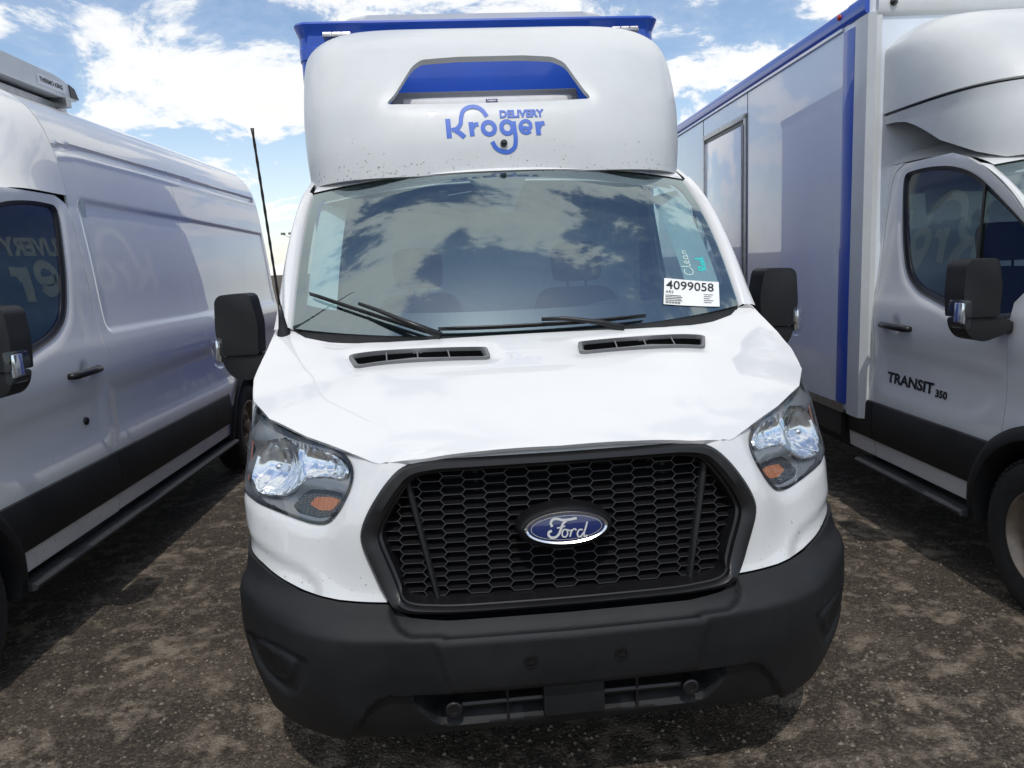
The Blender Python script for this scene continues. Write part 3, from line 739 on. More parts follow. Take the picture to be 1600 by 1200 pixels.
def wring():
    P = resample(WIN, .03); c = P.mean(0); loops = []
    for k, dx in ((.002, -.004), (-.003, -.010), (-.014, -.012), (-.026, -.018), (-.028, -.03)):
        d = P - c; l = np.linalg.norm(d, axis=1)[:, None]; Q = P + d/l*k; loops.append(np.stack([side_x(Q[:, 1]) + dx, Q[:, 0], Q[:, 1]], -1))
    return ring_mesh('window_seal', loops)
MESH['window_seal'] = wring()
MESH['window_post'] = tube_mesh('window_post', [(float(side_x(1.30)) - .012, 1.60, 1.30), (float(side_x(1.6)) - .012, 1.615, 1.6), (float(side_x(1.91)) - .012, 1.63, 1.91)], .009, 6)
bp_outer = [(2.415,.385),(2.72,.385),(2.72,2.105),(2.37,2.106),(2.447,2.064),(2.463,2.0),(2.472,1.6),(2.463,1.2),(2.458,.95),(2.432,.80),(2.418,.72)]
MESH['rear_pillar'] = skin_panel('rear_pillar', side_fn, bp_outer, (), .04, None, .02, (1, 0, 0))
def handle():
    bm = bmesh.new(); x = float(side_x(1.19)); tube(bm, [(x - .005, 2.06, 1.188), (x + .022, 2.075, 1.188), (x + .030, 2.12, 1.189), (x + .031, 2.25, 1.192), (x + .028, 2.32, 1.193), (x + .006, 2.345, 1.194)], [.014, .017, .018, .018, .018, .015], 10)
    for v in bm.verts: v.co.z = 1.19 + (v.co.z - 1.19)*1.05
    bmesh.ops.recalc_face_normals(bm, faces=bm.faces); return bm_mesh('door_handle', bm, True)
MESH['door_handle'] = handle()
bm = bmesh.new(); lathe(bm, [(-.005, .020), (.006, .020), (.009, .015), (.009, .0005)], 'x', (float(side_x(.937)) - .004, 2.20, .937), 20); MESH['door_lock'] = bm_mesh('door_lock', bm, True, True)
def mould(y0, y1, front_cut, name='side_moulding'):
    n = 40; bm = bmesh.new(); prof = [(.484, -.004), (.486, .010), (.50, .016), (.60, .018), (.70, .015), (.716, .010), (.722, -.004)]; rows = []
    for t in np.linspace(0, 1, n):
        row = []
        for z, o in prof:
            a = y0 + (math.sqrt(max(0, (ARC+.005)**2 - (z-.36)**2)) - .36 if front_cut else 0)
            y = a + (y1 - a)*t; row.append(bm.verts.new((float(side_x(z)) + o, y, z)))
        rows.append(row)
    for A, B in zip(rows, rows[1:]):
        for i in range(len(prof)-1): bm.faces.new((A[i], A[i+1], B[i+1], B[i]))
    for r in (rows[0], rows[-1]): bm.faces.new(r)
    bmesh.ops.recalc_face_normals(bm, faces=bm.faces); sharpen(bm, 30); return bm_mesh(name, bm)
MESH['side_moulding'] = mould(1.02 + .36, 2.41, True); MESH['pillar_moulding'] = mould(2.416, 2.70, False)
def arch_trim(yc, a0, a1, name='wheel_arch_trim'):
    bm = bmesh.new(); rows = []; prof = [(ARC + .052, .002), (ARC + .050, .014), (ARC + .02, .026), (ARC - .012, .024), (ARC - .02, .010), (ARC - .03, -.10), (ARC - .03, -.30)]
    for a in np.linspace(R(a0), R(a1), 40):
        row = []
        for r, o in prof:
            y = yc + r*math.cos(a); z = .36 + r*math.sin(a); row.append(bm.verts.new((float(side_x(max(z, .3))) + o, y, z)))
        rows.append(row)
    for A, B in zip(rows, rows[1:]):
        for i in range(len(prof)-1): bm.faces.new((A[i], A[i+1], B[i+1], B[i]))
    bmesh.ops.recalc_face_normals(bm, faces=bm.faces); sharpen(bm, 40); return bm_mesh(name, bm)
MESH['front_arch'] = arch_trim(1.02, -8, 122)
def mirror_parts():
    up_ = rounded([(1.098,1.574),(1.222,1.570),(1.242,1.548),(1.250,1.43),(1.242,1.318),(1.085,1.318),(1.078,1.45)], [.03,.03,.03,.02,.01,.01,.02], 4)
    lo_ = rounded([(1.085,1.314),(1.240,1.314),(1.225,1.26),(1.195,1.222),(1.14,1.208),(1.06,1.235),(1.02,1.25),(1.02,1.30)], .02, 4)
    a = prism_mesh('mirror_cap', up_, 'y', 1.235, 1.375, .045); b = prism_mesh('mirror_base', lo_, 'y', 1.245, 1.37, .026)
    g = prism_mesh('mirror_glass', [(1.115,1.55),(1.212,1.548),(1.230,1.43),(1.222,1.335),(1.105,1.335)], 'y', 1.375, 1.379)
    ar = bmesh.new(); box(ar, .965, 1.07, 1.27, 1.37, 1.235, 1.29, .015); bmesh.ops.recalc_face_normals(ar, faces=ar.faces); sharpen(ar); ar = bm_mesh('mirror_arm', ar)
    ind = prism_mesh('indicator', rounded([(1.222,1.395),(1.262,1.40),(1.272,1.36),(1.262,1.285),(1.245,1.268),(1.222,1.275)], .012, 4), 'y', 1.22, 1.31, .010)
    inn = prism_mesh('indicator_reflector', [(1.232,1.385),(1.255,1.385),(1.258,1.30),(1.238,1.29)], 'y', 1.235, 1.29, .004)
    return {'mirror_cap': a, 'mirror_base': b, 'mirror_glass': g, 'mirror_arm': ar, 'indicator_lens': ind, 'indicator_reflector': inn}
MP = {k: (v, mir(v)) for k, v in mirror_parts().items()}
def wheel_mesh():
    t = bmesh.new(); lathe(t, [(-.085,.215),(-.105,.25),(-.112,.30),(-.100,.338),(-.075,.352),(-.03,.357),(.03,.357),(.075,.352),(.100,.338),(.112,.30),(.105,.25),(.085,.215)], 'x', (0,0,0), 64)
    for k in range(64):     # tread blocks
        for x0, x1, o in ((-.085,-.045,0), (-.036,.036,.5), (.045,.085,0)):
            a = 2*math.pi*(k + o)/64; vs = []
            for da in (-.032, .032):
                for x in (x0, x1):
                    for r in (.350, .364): vs.append(t.verts.new((x, r*math.cos(a+da), r*math.sin(a+da))))
            for q in ((1,3,7,5),(0,1,5,4),(2,6,7,3),(0,2,3,1),(4,5,7,6)): t.faces.new([vs[i] for i in q])
    bmesh.ops.recalc_face_normals(t, faces=t.faces); sharpen(t, 30); ty = bm_mesh('tyre', t)
    r = bmesh.new(); lathe(r, [(-.09,.215),(.098,.222),(.100,.212),(.085,.200),(.05,.190),(.035,.160),(.055,.135),(.058,.10),(.040,.085),(.045,.06),(.085,.055),(.09,.03),(.09,.001)], 'x', (0,0,0), 48)
    for k in range(6):
        a = 2*math.pi*k/6; tube(r, [(.05, .075*math.cos(a), .075*math.sin(a)), (.068, .075*math.cos(a), .075*math.sin(a))], .010, 6)
    bmesh.ops.recalc_face_normals(r, faces=r.faces); sharpen(r, 30); return ty, bm_mesh('rim', r)
TYRE, RIM = wheel_mesh()
# ---- cabin
def dash():
    pr = [(.90,1.36),(1.02,1.395),(1.20,1.40),(1.34,1.375),(1.40,1.31),(1.42,1.15),(1.36,.95),(1.30,.80),(1.0,.80),(.92,1.0)]
    bm = bmesh.new(); prism(bm, pr, 'x', -.90, .90, .015); box(bm, .18, .68, 1.26, 1.43, 1.36, 1.425, .03); box(bm, -.7, -.25, 1.30, 1.415, 1.34, 1.395, .02)
    bmesh.ops.recalc_face_normals(bm, faces=bm.faces); sharpen(bm); return bm_mesh('dashboard', bm)
MESH['dashboard'] = dash()
def seat_parts():
    c = bmesh.new(); prism(c, rounded([(1.62,.92),(2.10,.88),(2.16,1.0),(1.62,1.06),(1.58,1.0)], .04, 4), 'x', -.25, .25, .03); bmesh.ops.recalc_face_normals(c, faces=c.faces); sharpen(c)
    b = bmesh.new(); sh = rounded([(-.25,.98),(-.265,1.25),(-.20,1.50),(.20,1.50),(.265,1.25),(.25,.98)], .08, 6)
    prism(b, sh, 'y', 0, .13, .035)
    for v in b.verts: v.co.y += 2.02 + (v.co.z - .98)*.22
    bmesh.ops.recalc_face_normals(b, faces=b.faces); sharpen(b)
    h = bmesh.new(); prism(h, rounded([(-.125,1.535),(-.135,1.68),(-.11,1.745),(.11,1.745),(.135,1.68),(.125,1.535)], .04, 5), 'y', 0, .10, .03)
    for v in h.verts: v.co.y += 2.10 + (v.co.z - 1.53)*.10
    for s in (-.05, .05): tube(h, [(s, 2.15, 1.46), (s, 2.155, 1.56)], .007, 6)
    bmesh.ops.recalc_face_normals(h, faces=h.faces); sharpen(h)
    return bm_mesh('seat_cushion', c), bm_mesh('backrest', b), bm_mesh('headrest', h)
SEAT = seat_parts()
def steer():
    bm = bmesh.new(); c = Vector((.43, 1.46, 1.33)); ax = Vector((0, .62, .78)); u = Vector((1, 0, 0)); w = ax.cross(u)
    P = [c + (u*math.cos(t) + w*math.sin(t))*.195 for t in np.linspace(0, 2*math.pi, 41)]; tube(bm, P, .015, 8, False)
    for a in (0, math.pi, -math.pi/2): tube(bm, [c + (u*math.cos(a) + w*math.sin(a))*.19, c - ax*.02], .016, 6)
    tube(bm, [c + ax*.0, c - ax*.05, c - ax*.25 + Vector((0, -.05, 0))], [.07, .06, .04], 12)
    bmesh.ops.recalc_face_normals(bm, faces=bm.faces); return bm_mesh('steering_wheel', bm, True)
MESH['steering_wheel'] = steer()
def shell():      # cabin lining: floor, rear bulkhead, roof lining
    bm = bmesh.new(); box(bm, -.93, .93, .95, 2.60, .74, .78); box(bm, -.90, .90, 2.60, 2.64, .74, 2.10); 
    return bm_mesh('bulkhead', bm, False, True)
MESH['bulkhead'] = shell(); MESH['cab_rear_wall'] = box_mesh('cab_rear_wall', -.90, .90, 2.655, 2.70, .42, 2.16, bev=.02)
MESH['head_lining'] = grid_mesh('head_lining', lambda u, w: roof_fn(False)(u, w*.93)*np.array([.95, 1, 1]) - np.array([0, 0, .05]), 13, 9, (-1, 1), (.0, 1), (0, 0, -1))
def cowl():
    u = np.linspace(-1, 1, 41); bm = bmesh.new(); ax = np.abs(u)*.895
    ry = pchip([0,.2,.39,.52,.63,.74,.84,.91], [.787,.788,.795,.812,.842,.895,.962,1.05], ax)
    A = hood_fn(np.sign(u)*ax, ry - .05) - np.array([0, 0, .035]); B = glass(u, np.full_like(u, .03)) - np.array([0, -.01, .012])
    a = [bm.verts.new(p) for p in A]; b = [bm.verts.new(p) for p in B]
    for i in range(40): bm.faces.new((a[i], a[i+1], b[i+1], b[i]))
    return bm_mesh('cowl', bm, True)
MESH['cowl'] = cowl()
MESH['inner_liner'] = skin_panel('inner_liner', skin, [(.42,1.06),(.62,1.09),(1.2,1.15),(yp(1.3),1.15),(yp(1.3),1.40),(yp(1.05),1.42),(1.33,1.25),(1.1,1.20),(.8,1.15),(.42,1.12)], (), .05, lambda a, b: .035 + 0*a, 0, FRONT)
MESH['seam_liner'] = skin_panel('seam_liner', side_fn, [(1.22,.80),(1.36,.80),(1.36,1.26),(2.36,1.26),(2.38,2.09),(2.56,2.09),(2.56,.40),(2.36,.40),(2.36,.75),(1.50,.75),(1.50,.70),(1.22,.78)], (), .06, lambda a, b: .035 + 0*a, 0, (1, 0, 0))
def trim(s):
    v = np.linspace(.04, .96, 14); A = glass(np.full(14, .955*s), v) + np.array([0, .03, -.03]); B = glass(np.full(14, .84*s), v) + np.array([0, .16, -.06]); bm = bmesh.new()
    a = [bm.verts.new(p) for p in A]; b = [bm.verts.new(p) for p in B]
    for i in range(13): bm.faces.new((a[i], a[i+1], b[i+1], b[i]))
    return bm_mesh('pillar_trim', bm, True)
TRIM = (trim(1), trim(-1))
def wiper(pts_v, arm):
    """blade along windscreen positions (u, v); arm from the pivot"""
    P = [np.array(glass(np.array([u]), np.array([v]))[0]) + np.array([0, -.022, .018]) for u, v in np.linspace(pts_v[0], pts_v[1], 12)]
    b = bmesh.new(); tube(b, P, [.003] + [.0055]*10 + [.003], 6); q = [p + np.array([0, .010, -.008]) for p in P]; tube(b, q, .0035, 4)
    bmesh.ops.recalc_face_normals(b, faces=b.faces)
    A = [np.array(glass(np.array([u]), np.array([v]))[0]) + np.array([0, -.04 - dy, .034]) for u, v, dy in arm]
    a = bmesh.new(); tube(a, A, [.014, .010, .008, .007, .009][:len(A)], 8); bmesh.ops.recalc_face_normals(a, faces=a.faces)
    return bm_mesh('wiper', a, True), bm_mesh('wiper_blade', b, True)
WIP = [wiper([(-.93,.185), (-.42,.005)], [(-.36,-.035,.0), (-.50,.03,.01), (-.62,.085,.01), (-.70,.115,0)]),
       wiper([(-.37,.018), (.52,.02)], [(.40,-.05,0), (.30,-.01,.008), (.16,.020,.01), (.06,.022,0)])]
def bolt(x, z):
    bm = bmesh.new(); c, n = skin_pt(x, z, .0075); Vn = Vector(n)
    def ring(r, h): 
        a = Vn.cross(Vector((0, 0, 1))).normalized(); b_ = Vn.cross(a); return [bm.verts.new(Vector(c) + Vn*h + (a*math.cos(t) + b_*math.sin(t))*r) for t in [2*math.pi*k/20 for k in range(20)]]
    rr = [ring(.020, -.004), ring(.0195, .002), ring(.014, .002), ring(.013, -.002), ring(.008, -.002), ring(.0075, .003)]
    for A, B in zip(rr, rr[1:]):
        for i in range(20): bm.faces.new((A[i], A[(i+1) % 20], B[(i+1) % 20], B[i]))
    bm.faces.new(rr[-1]); bmesh.ops.recalc_face_normals(bm, faces=bm.faces); sharpen(bm, 30); return bm_mesh('bolt', bm)
BOLTS = [bolt(-.108, .562), bolt(.112, .562)]
def lowbar():
    bm = bmesh.new(); tube(bm, [(-.36, .030, .402), (.36, .030, .402)], .011, 8)
    for x in (-.19, .19): box(bm, x - .004, x + .004, .02, .05, .345, .47)
    bmesh.ops.recalc_face_normals(bm, faces=bm.faces); sharpen(bm); return bm_mesh('intake_bar', bm)
MESH['intake_bar'] = lowbar()
def pin(x):
    bm = bmesh.new(); lathe(bm, [(.03,.024), (-.006,.024), (-.009,.020), (-.009,.013), (-.005,.011), (-.005,.0005)], 'y', (x, .005, .404), 22); bmesh.ops.recalc_face_normals(bm, faces=bm.faces); sharpen(bm, 30); return bm_mesh('intake_pin', bm)
PINS = [pin(-.345), pin(.345)]
MESH['tow_cover'] = prism_mesh('tow_cover', rounded([(-.088,.478),(.088,.478),(.088,.362),(-.088,.362)], .014, 4), 'y', -.012, .03, .006)
def fog_slats(s):
    bm = bmesh.new()
    for k in range(11):
        t = k/10; p = .905 - .15*t; z0 = .540 - .012*t
        a, n = skin_pt(p, z0, -.004); b, _ = skin_pt(p - .012, z0 - .045 - .02*(1-abs(2*t-1)), -.004)
        tube(bm, [(s*a[0], a[1], a[2]), (s*b[0], b[1], b[2])], .0035, 4)
    return bm_mesh('corner_slats', bm)
CAB_UNDER = bmesh.new(); box(CAB_UNDER, -.80, .80, .30, 2.7, .42, .70); box(CAB_UNDER, -.62, .62, .14, 1.3, .30, .62); box(CAB_UNDER, -.52, .52, .21, 1.3, .62, 1.0); MESH['underbody'] = bm_mesh('underbody', CAB_UNDER, False, True)

def add_cab(root, tall=False, wheels=((1.02,), ()), rim_mat='rim_steel', base_track=.90):
    def P(key, mat, par=None, name=None): return link(name or key, MESH[key] if isinstance(key, str) else key, mat, par or root)
    P('hood', 'white_paint'); P('front_fascia', 'white_paint')
    fb = P('front_bumper', 'black_plastic')
    for m_ in BOLTS: P(m_, 'black_trim', fb, 'bolt')
    for m_ in PINS: P(m_, 'black_trim', fb, 'intake_pin')
    P('intake_bar', 'black_trim', fb); P('tow_cover', 'black_plastic', fb)
    for s in (1, -1): P(FOGS[s], 'black_trim', fb, 'corner_slats')
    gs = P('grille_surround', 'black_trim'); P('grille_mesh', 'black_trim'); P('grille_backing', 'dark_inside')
    for s in (1, -1): P(GBARS[s], 'black_plastic', None, 'grille_bar')
    e = P('emblem', 'emblem_blue'); P('emblem_bezel', 'black_trim', e); P('emblem_rim', 'chrome', e); P('emblem_lettering', 'silver_letter', e); P('emblem_line', 'chrome', e)
    for i in (0, 1):
        h = P(HM['headlight'][i], 'lamp_house', None, 'headlight')
        for k, m_ in (('reflector', 'reflector'), ('lamp_surround', 'lamp_bezel'), ('lamp_seal', 'gloss_black'), ('indicator', 'amber'), ('lamp_ribs', 'lamp_house'), ('side_marker', 'amber_dim'), ('bulb', 'chrome'), ('lens', 'lens')):
            P(HM[k][i], m_, h, k)
    for s in (1, -1):
        v = P(VENTS[s][0], 'grey_plastic', None, 'hood_vent'); P(VENTS[s][1], 'black_trim', v, 'vent_mesh'); P(VENTS[s][2], 'dark_inside', v, 'vent_floor')
        for d in VENTS[s][3]: P(d, 'grey_plastic', v, 'vent_divider')
    w = P('windscreen', 'windscreen_glass'); P('frit_band', 'frit', w)
    for a, b in WIP: q = P(a, 'black_trim', None, 'wiper'); P(b, 'black_trim', q, 'wiper_blade')
    P('cowl', 'black_plastic'); 
    for s in (0, 1): P(SIDES['inner_liner'][s], 'dark_inside', None, 'inner_liner'); P(SIDES['seam_liner'][s], 'dark_inside', None, 'seam_liner')
    for t_ in TRIM: P(t_, 'liner', None, 'pillar_trim')
    for s in (0, 1): P(PILL[s], 'white_paint', None, 'a_pillar')
    P('cab_roof_tall' if tall else 'cab_roof', 'white_paint', None, 'cab_roof')
    for s in (0, 1):
        d = P(SIDES['door'][s], 'white_paint', None, 'door')
        P(SIDES['door_window'][s], 'door_glass', d, 'window'); P(SIDES['window_seal'][s], 'black_trim', d, 'window_seal'); P(SIDES['window_post'][s], 'black_trim', d, 'window_post')
        P(SIDES['door_handle'][s], 'black_trim', d, 'handle'); 
        if s == 0: P(SIDES['door_lock'][s], 'black_trim', d, 'lock')
        P(SIDES['side_moulding'][s], 'black_plastic', d, 'side_moulding')
        if not tall and s == 0: P('cab_rear_wall', 'white_paint')
        if not tall: P(SIDES['rear_pillar'][s], 'white_paint', None, 'rear_pillar'); P(SIDES['pillar_moulding'][s], 'black_plastic', None, 'side_moulding')
        P(SIDES['front_arch'][s], 'black_plastic', None, 'wheel_arch_trim')
        m_ = P(MP['mirror_cap'][s], 'black_plastic', None, 'door_mirror')
        for k, mt in (('mirror_base', 'black_plastic'), ('mirror_glass', 'chrome'), ('mirror_arm', 'black_plastic'), ('indicator_reflector', 'reflector'), ('indicator_lens', 'lens')): P(MP[k][s], mt, m_, k)
        st = P(STEP[s], 'step_tread', None, 'running_board')
    P('dashboard', 'dash_plastic'); P('steering_wheel', 'seat_fabric'); P('bulkhead', 'bulkhead'); P('head_lining', 'liner'); P('underbody', 'dark_inside')
    for x in (-.43, .43):
        c = link('seat', SEAT[0], 'seat_fabric', root, (x, 0, 0))
        for m_, nme in ((SEAT[1], 'backrest'), (SEAT[2], 'headrest')): link(nme, m_, 'seat_fabric', c)
    for ax_y, dual in wheels:
        for s in (1, -1):
            t = link('wheel', TYRE, 'rubber', root, (s*base_track, ax_y, .358)); t.rotation_euler = (random.uniform(0, 3), 0, 0 if s > 0 else math.pi)
            link('rim', RIM, rim_mat, t)
def both(k): return (MESH[k], mir(MESH[k]))
FOGS = {s: fog_slats(s) for s in (1, -1)}; GBARS = {s: gbar(s) for s in (1, -1)}
def vdiv(s):
    r = []
    for t in (.26, .50, .74):
        x = .176 + t*.455; P = hood_fn(np.array([x, x + .004*0 + .006]), np.array([.597 + t*.066, .667 + t*.076]))
        r.append(tube_mesh('vent_divider', [(s*P[0][0], P[0][1], P[0][2] - .001), (s*P[1][0], P[1][1], P[1][2] - .001)], .0028, 5))
    return r
VENTS = {s: (vent_frame(s), vent_grid(s), vent_floor(s), vdiv(s)) for s in (1, -1)}
PILL = (pillar(1), pillar(-1))
SIDES = {k: both(k) for k in ('door', 'door_window', 'window_seal', 'window_post', 'door_handle', 'door_lock', 'side_moulding', 'rear_pillar', 'pillar_moulding', 'front_arch', 'inner_liner', 'seam_liner')}
def step_board(y0, y1):
    return prism_mesh('running_board', rounded([(.80,.335),(1.035,.345),(1.05,.335),(1.045,.315),(.95,.300),(.80,.30)], .01, 3), 'y', y0, y1)
STEP = (step_board(1.50, 2.55), mir(step_board(1.50, 2.55)))
# ---------------------------------------------------------------- ground
def ground_mat():
    m = bpy.data.materials.new('worn_asphalt'); m.use_nodes = True; t = m.node_tree; b = t.nodes['Principled BSDF']; co = N(t, 'ShaderNodeTexCoord')
    def noise(s, d=6, r=.6): n = N(t, 'ShaderNodeTexNoise', i_Scale=s, i_Detail=float(d), i_Roughness=r); t.links.new(co.outputs['Object'], n.inputs['Vector']); return n.outputs['Fac']
    v = N(t, 'ShaderNodeTexVoronoi', i_Scale=95.0); t.links.new(co.outputs['Object'], v.inputs['Vector'])
    stone = ramp(t, v.outputs['Color'], [(.0, (.018, .015, .012)), (.45, (.048, .039, .030)), (.8, (.110, .090, .068)), (1.0, (.26, .22, .175))])
    base = ramp(t, noise(1.6, 9, .7), [(.36, (.030, .024, .019)), (.52, (.055, .043, .031)), (.66, (.155, .126, .096))])
    mx = N(t, 'ShaderNodeMix', data_type='RGBA'); mx.inputs[0].default_value = .55; t.links.new(base, mx.inputs[6]); t.links.new(stone, mx.inputs[7])
    dust = ramp(t, mathn(t, 'MULTIPLY', noise(2.6, 7, .7), noise(11, 5, .6)), [(.25, (0, 0, 0)), (.36, (.7, .7, .7))])
    m2 = N(t, 'ShaderNodeMix', data_type='RGBA'); t.links.new(dust, m2.inputs[0]); t.links.new(mx.outputs[2], m2.inputs[6]); m2.inputs[7].default_value = (.27, .225, .175, 1)
    t.links.new(m2.outputs[2], b.inputs['Base Color']); b.inputs['Roughness'].default_value = .9; b.inputs['Specular IOR Level'].default_value = .25
    bp = N(t, 'ShaderNodeBump', i_Strength=.9, i_Distance=.006); h = mathn(t, 'ADD', mathn(t, 'MULTIPLY', v.outputs['Distance'], -1.0), mathn(t, 'MULTIPLY', noise(60, 4), .9)); t.links.new(h, bp.inputs['Height']); t.links.new(bp.outputs[0], b.inputs['Normal'])
    MATS['worn_asphalt'] = m
ground_mat()
bm = bmesh.new(); S_ = 600
bm.faces.new([bm.verts.new(p) for p in ((-S_,-S_,0),(S_,-S_,0),(S_,S_,0),(-S_,S_,0))])
tag(link('ground', bm_mesh('ground', bm), 'worn_asphalt'), 'dark worn asphalt of the parking lot with dusty brown patches', 'ground', kind='structure')
random.seed(4)
bm = bmesh.new()
for k in range(32000):
    while True:
        x, y = random.uniform(-3.2, 3.2), random.uniform(-1.2, 6)
        if random.random() < 1/(1 + .25*max(0, y)): break
    r = random.choice((.0015, .002, .002, .0025, .0025, .003, .003, .0035, .0045, .006, .009)) ; a = random.uniform(0, 6.3); vs = []
    for i in range(5):
        t = a + i*1.257; q = r*random.uniform(.7, 1.3); vs.append(bm.verts.new((x + q*math.cos(t), y + q*math.sin(t), .0005)))
    top = bm.verts.new((x + random.uniform(-.3, .3)*r, y, r*random.uniform(.7, 1.1)))
    for i in range(5): bm.faces.new((vs[i], vs[(i+1) % 5], top))
material('pebble', (.16, .135, .105), rough=.85, noise=.8, nscale=90)
tag(link('loose_gravel', bm_mesh('loose_gravel', bm), 'pebble'), 'loose gravel and grit scattered over the asphalt between the vehicles', 'gravel', kind='stuff')

# ---------------------------------------------------------------- refrigerated box body, fairing
def ser_box(name, x, y0, y1, z0, z1, r=.05):
    return prism_mesh(name, rounded([(-x, y0), (x, y0), (x, y1), (-x, y1)], r, 6), 'z', z0, z1)
def opening_pts(): return rounded([(-.445,.270),(-.41,.306),(-.335,.428),(-.296,.458),(-.15,.468),(.12,.468),(.236,.458),(.282,.432),(.345,.306),(.372,.270),(.2,.264),(-.25,.264)], [.022,.02,.02,.014,.01,.01,.014,.02,.02,.022,.01,.01], 6)
fair_outer = [(-1,0),(-.75,0),(0,0),(.75,0),(1,0),(1,.5),(1,.74),(.96,.765),(.86,.785),(.62,.81),(.43,.81),(.40,.745),(-.40,.745),(-.43,.81),(-.62,.81),(-.86,.785),(-.96,.765),(-1,.74),(-1,.5)]
def fair_relief(u, v):
    q = np.stack([u, v], -1); d = sdist(opening_pts(), q); return .006*np.exp(-(np.clip(-d, 0, 1)/.018)**2)
FAIR = skin_panel('roof_fairing', fairing, fair_outer, [opening_pts()], .02, fair_relief, .03, lambda P: np.stack([P[:, 0], np.full(len(P), -1.0), np.full(len(P), .6)], -1))
def fz(x, z):
    """point of the fairing's face at width x and height z"""
    t = np.linspace(0, 1, 400); zc = pchip(np.linspace(0, 1, len(FP)), FP[:, 1], t); v = np.interp(z, zc, t); W = pchip([0,.3,.6,.85,1], [.935,.958,.958,.942,.925], v)
    return fairing(x/W/.9*.75, v)
def LG(x, y, s=.00074):      # logo traced in enlarged photo units
    return ((x - 838)*s, -(y - 570 + (x - 838)*.044)*s)
def logo_pieces(scale=1.0, ox=0.0, oz=0.0):
    pcs = []
    def st(pts, w, sm=True, cl=False):
        P = np.array([LG(*p) for p in pts])*scale + np.array([ox, oz]); P = smooth_line(P, 6) if sm else resample(P, .004*scale, False)
        pcs.append(ribbon(P, w*.00074*scale, cl))
    st([(552,514),(556,632)], 31, False)                                       # K
    st([(572,583),(604,574),(626,548),(634,505),(650,462),(684,440),(722,436),(762,456),(790,496)], 26)
    st([(594,584),(622,602),(648,626)], 29)
    st([(690,532),(695,618)], 29, False); st([(700,568),(712,549),(736,545)], 26)      # r
    st([tuple(p) for p in ell(797,568,36,37,0,360,25)], 27)                            # o
    st([tuple(p) for p in ell(908,562,34,37,0,360,25)], 27)                            # g
    st([(950,524),(953,580),(955,640),(945,682),(912,708),(872,708),(836,690),(812,650)], 26)
    st([(990,562),(1052,558),(1050,536),(1028,520),(1004,528),(988,556),(1000,586),(1026,594),(1050,582)], 22)   # e
    st([(1094,524),(1098,606)], 29, False); st([(1104,560),(1114,538),(1138,532)], 26)   # r
    V, Fc = text2d('DELIVERY', .046, .0022, sx=1.0); a = -R(0)
    V = V*scale + np.array(LG(1000, 478))*scale + np.array([ox, oz]); pcs.append((V, Fc))
    return pcs
LOGO = decal_mesh('front_logo', [(np.asarray(V) + np.array([-.026, 2.243]), Fc) for V, Fc in logo_pieces()], fz, .0018, (0, -1, .5))
def box_body(root, side_mat, blue_front, ylen, with_text):
    P = lambda n, me, mat, par=None: link(n, me, mat, par or root)
    y0, y1, X, zb, zt = 2.72, 2.72 + ylen, 1.045, .62, 3.055
    bx = P('cargo_box', ser_box('cargo_box', X, y0, y1, zb, zt - .06, .07), side_mat)
    if blue_front:
        P('front_wall', prism_mesh('front_wall', rounded([(-X+.05, zb+.1), (X-.05, zb+.1), (X-.05, zt-.06), (-X+.05, zt-.06)], .04, 4), 'y', y0 - .012, y0 + .01), 'blue_paint', bx)
        lp = rounded([(-X-.004, y0-.014), (X+.004, y0-.014), (X+.004, y1+.01), (-X-.004, y1+.01)], .10, 8); lip = bmesh.new(); rings = []
        for k, z in ((0, zt-.20), (.004, zt-.198), (.006, zt-.135), (-.006, zt-.128), (-.004, zt-.075), (.020, zt-.03), (.026, zt-.012), (.020, zt), (-.03, zt+.004)):
            c = np.array([0, (y0+y1)/2]); q = [np.array(p) for p in lp]
            rings.append([lip.verts.new((p[0] + math.copysign(k, p[0]), p[1] + (-k if p[1] < c[1] else k), z)) for p in q])
        for A, B in zip(rings, rings[1:]):
            for i in range(len(lp)): lip.faces.new((A[i], A[(i+1) % len(lp)], B[(i+1) % len(lp)], B[i]))
        lip.faces.new(rings[-1]); bmesh.ops.recalc_face_normals(lip, faces=lip.faces); sharpen(lip, 30)
        P('top_rail', bm_mesh('top_rail', lip), 'blue_paint', bx)
        P('roof_skin', prism_mesh('roof_skin', rounded([(-.80, y0+.05), (.78, y0+.05), (.78, y1-.1), (-.80, y1-.1)], .15, 6), 'z', zt, zt + .055, .02), 'white_gelcoat', bx)
    if with_text:
        for s in (-1, 1):
            fn = (lambda s: lambda a, b: np.stack([np.full_like(np.asarray(a, float), s*X), np.asarray(a, float)*s, np.asarray(b, float)], -1))(s)
            # s=+1 reads from front to rear, s=-1 from rear to front
            ox = 4.55 if s > 0 else -4.55
            pcs = [(np.asarray(V)*4.6 + np.array([ox, 1.86]), Fc) for V, Fc in logo_pieces()]
            tx = []
            ty0 = (3.62, -6.05)[s < 0]
            for i, w in enumerate(('Order', 'groceries', 'at kroger.com')):
                V, Fc = text2d(w, .23, .002, 'LEFT'); tx.append((V + np.array([ty0 - .25, 1.30 - i*.26]), Fc))
            P('side_logo', decal_mesh('side_logo', pcs, fn, .002, (s, 0, 0)), 'white_decal', bx)
            for t_ in tx: P('side_lettering', decal_mesh('side_lettering', [t_], fn, .002, (s, 0, 0)), 'white_decal', bx)
    return bx
